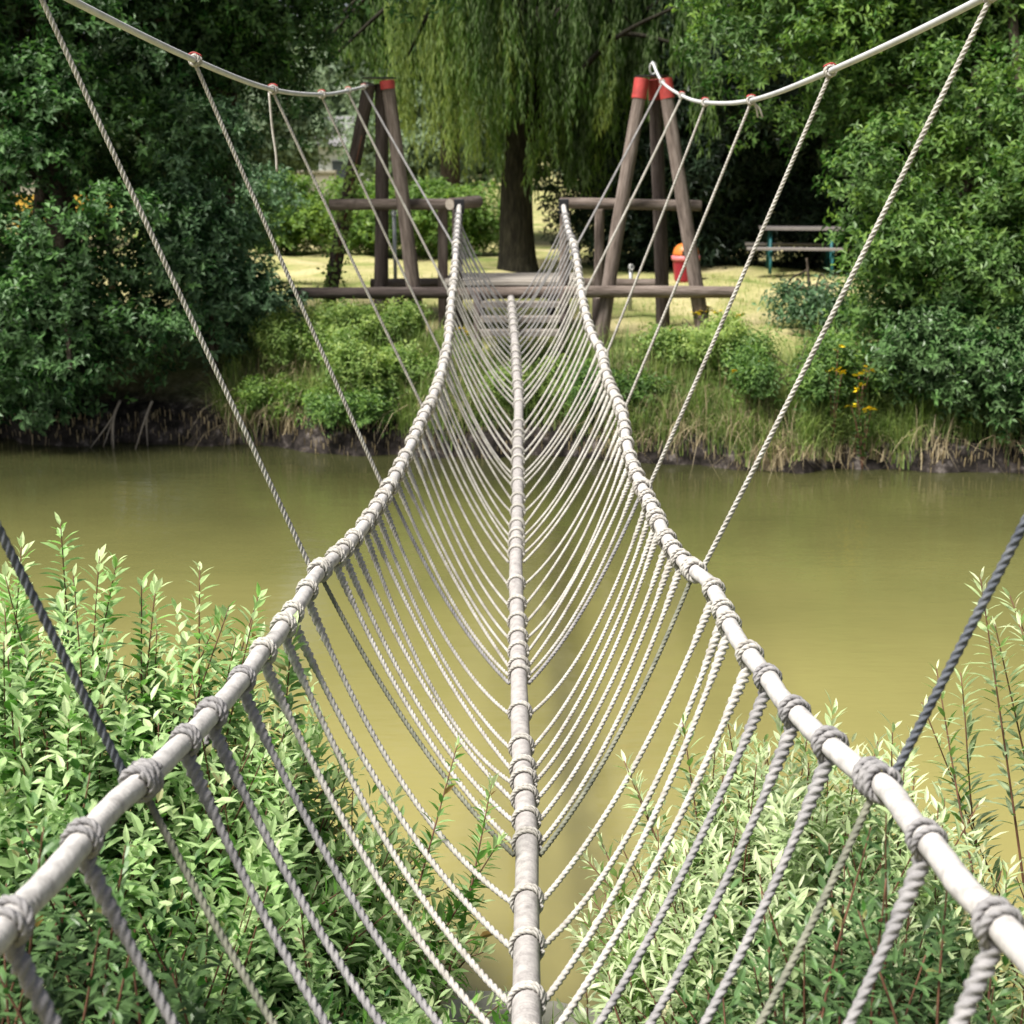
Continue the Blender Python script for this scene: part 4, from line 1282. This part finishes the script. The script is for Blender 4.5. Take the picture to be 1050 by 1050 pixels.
near_bush('privet_bush', 'low deep green bush at the bottom right under the net ropes', (.8, 2.3), (.35, .3), (.70, 2.48, .62), (.46, .55, .75), 220, .054, .32, M['leaf_deep'], 38, young=.64)
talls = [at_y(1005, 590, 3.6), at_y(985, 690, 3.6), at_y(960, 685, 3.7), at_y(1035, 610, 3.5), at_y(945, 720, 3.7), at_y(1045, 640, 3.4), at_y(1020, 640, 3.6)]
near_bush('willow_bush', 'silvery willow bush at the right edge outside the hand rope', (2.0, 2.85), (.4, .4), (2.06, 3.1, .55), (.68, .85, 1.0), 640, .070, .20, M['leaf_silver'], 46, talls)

# pale slabs added at the near waterline, standing for sky glare
for px, py, sx, sy, lab in ((500, 1046, .30, .16, 'pale flat stone standing for sky glare left of the foot rope'), (585, 1050, .24, .14, 'pale flat stone standing for sky glare right of the foot rope')):
    d = ray(px, py); k = -(H - .03) / d[2]
    c = np.array([0, 0, H]) + d * k
    g = Geo()
    th = np.linspace(0, 2 * PI, 15)[:-1]
    rr = [1 + .18 * math.sin(3 * a + px) + .1 * math.sin(5 * a) for a in th]
    V = [(sx * r * math.cos(a) * s, sy * r * math.sin(a) * s, z + .008 * math.sin(4 * a)) for z, s in ((-.2, 1.05), (-.02, 1.0), (.022, .93), (.03, .8)) for a, r in zip(th, rr)] + [(0, 0, .034)]
    n = 14
    q = [[i * n + j, i * n + (j + 1) % n, (i + 1) * n + (j + 1) % n, (i + 1) * n + j] for i in range(3) for j in range(n)]
    g.add(V, q, [[3 * n + j, 3 * n + (j + 1) % n, 4 * n] for j in range(n)])
    o = g.build('glare_slab', M['slab'], None, True, loc=(c[0], c[1], .0))
    tag(o, lab, 'slab', 'flat slabs standing for sky glare')
# near bank grass
x = rng.uniform(-2.5, 2.5, 5000); y = yn(x) - rng.uniform(.0, 2.0, 5000)
B = np.stack([x, y, zg(x, y) - .01], 1)
o = blades('near_bank_grass', B, rng.uniform(.12, .32, len(B)), rng.uniform(.004, .009, len(B)), M['grass'], np.clip(rng.normal(.35, .2, len(B)), 0, 1), .6, label='dark grass on the near bank under the bushes')
o['category'] = 'grass'

build_ground()
build_water()

# ------------------------------------------------------------------ light
EL, AZ = math.radians(60), math.atan2(-.66, -.42)         # veiled sun high on the left, behind the camera
w = bpy.data.worlds.new('World')
SC.world = w
w.use_nodes = True
nt = w.node_tree
bg = nt.nodes['Background']
sky = nt.nodes.new('ShaderNodeTexSky')
sky.sky_type = 'NISHITA'
sky.sun_disc = False
sky.sun_elevation = EL
sky.sun_rotation = AZ
sky.air_density = 1.0
sky.dust_density = 4.0
sky.ozone_density = 1.0
hs_ = nt.nodes.new('ShaderNodeHueSaturation')            # thin cloud: the same sky, greyer
hs_.inputs['Saturation'].default_value = 0.55
nt.links.new(sky.outputs[0], hs_.inputs['Color'])
nt.links.new(hs_.outputs[0], bg.inputs[0])
bg.inputs[1].default_value = 0.055
sd = bpy.data.lights.new('sun', 'SUN')
sd.energy = 4.2
sd.angle = math.radians(20)
sd.color = (1.0, 0.965, 0.90)
so = bpy.data.objects.new('sun', sd)
COL.objects.link(so)
ts = Vector((math.sin(AZ) * math.cos(EL), math.cos(AZ) * math.cos(EL), math.sin(EL)))
so.rotation_mode = 'QUATERNION'
so.rotation_quaternion = Vector((0, 0, 1)).rotation_difference(ts)
so.location = (-8, -4, 14)

SC.view_settings.view_transform = 'Standard'
SC.view_settings.look = 'None'
SC.view_settings.exposure = 1.15
SC.view_settings.gamma = 1
SC.render.film_transparent = False
SC.cycles.max_bounces = 8
SC.cycles.transparent_max_bounces = 8
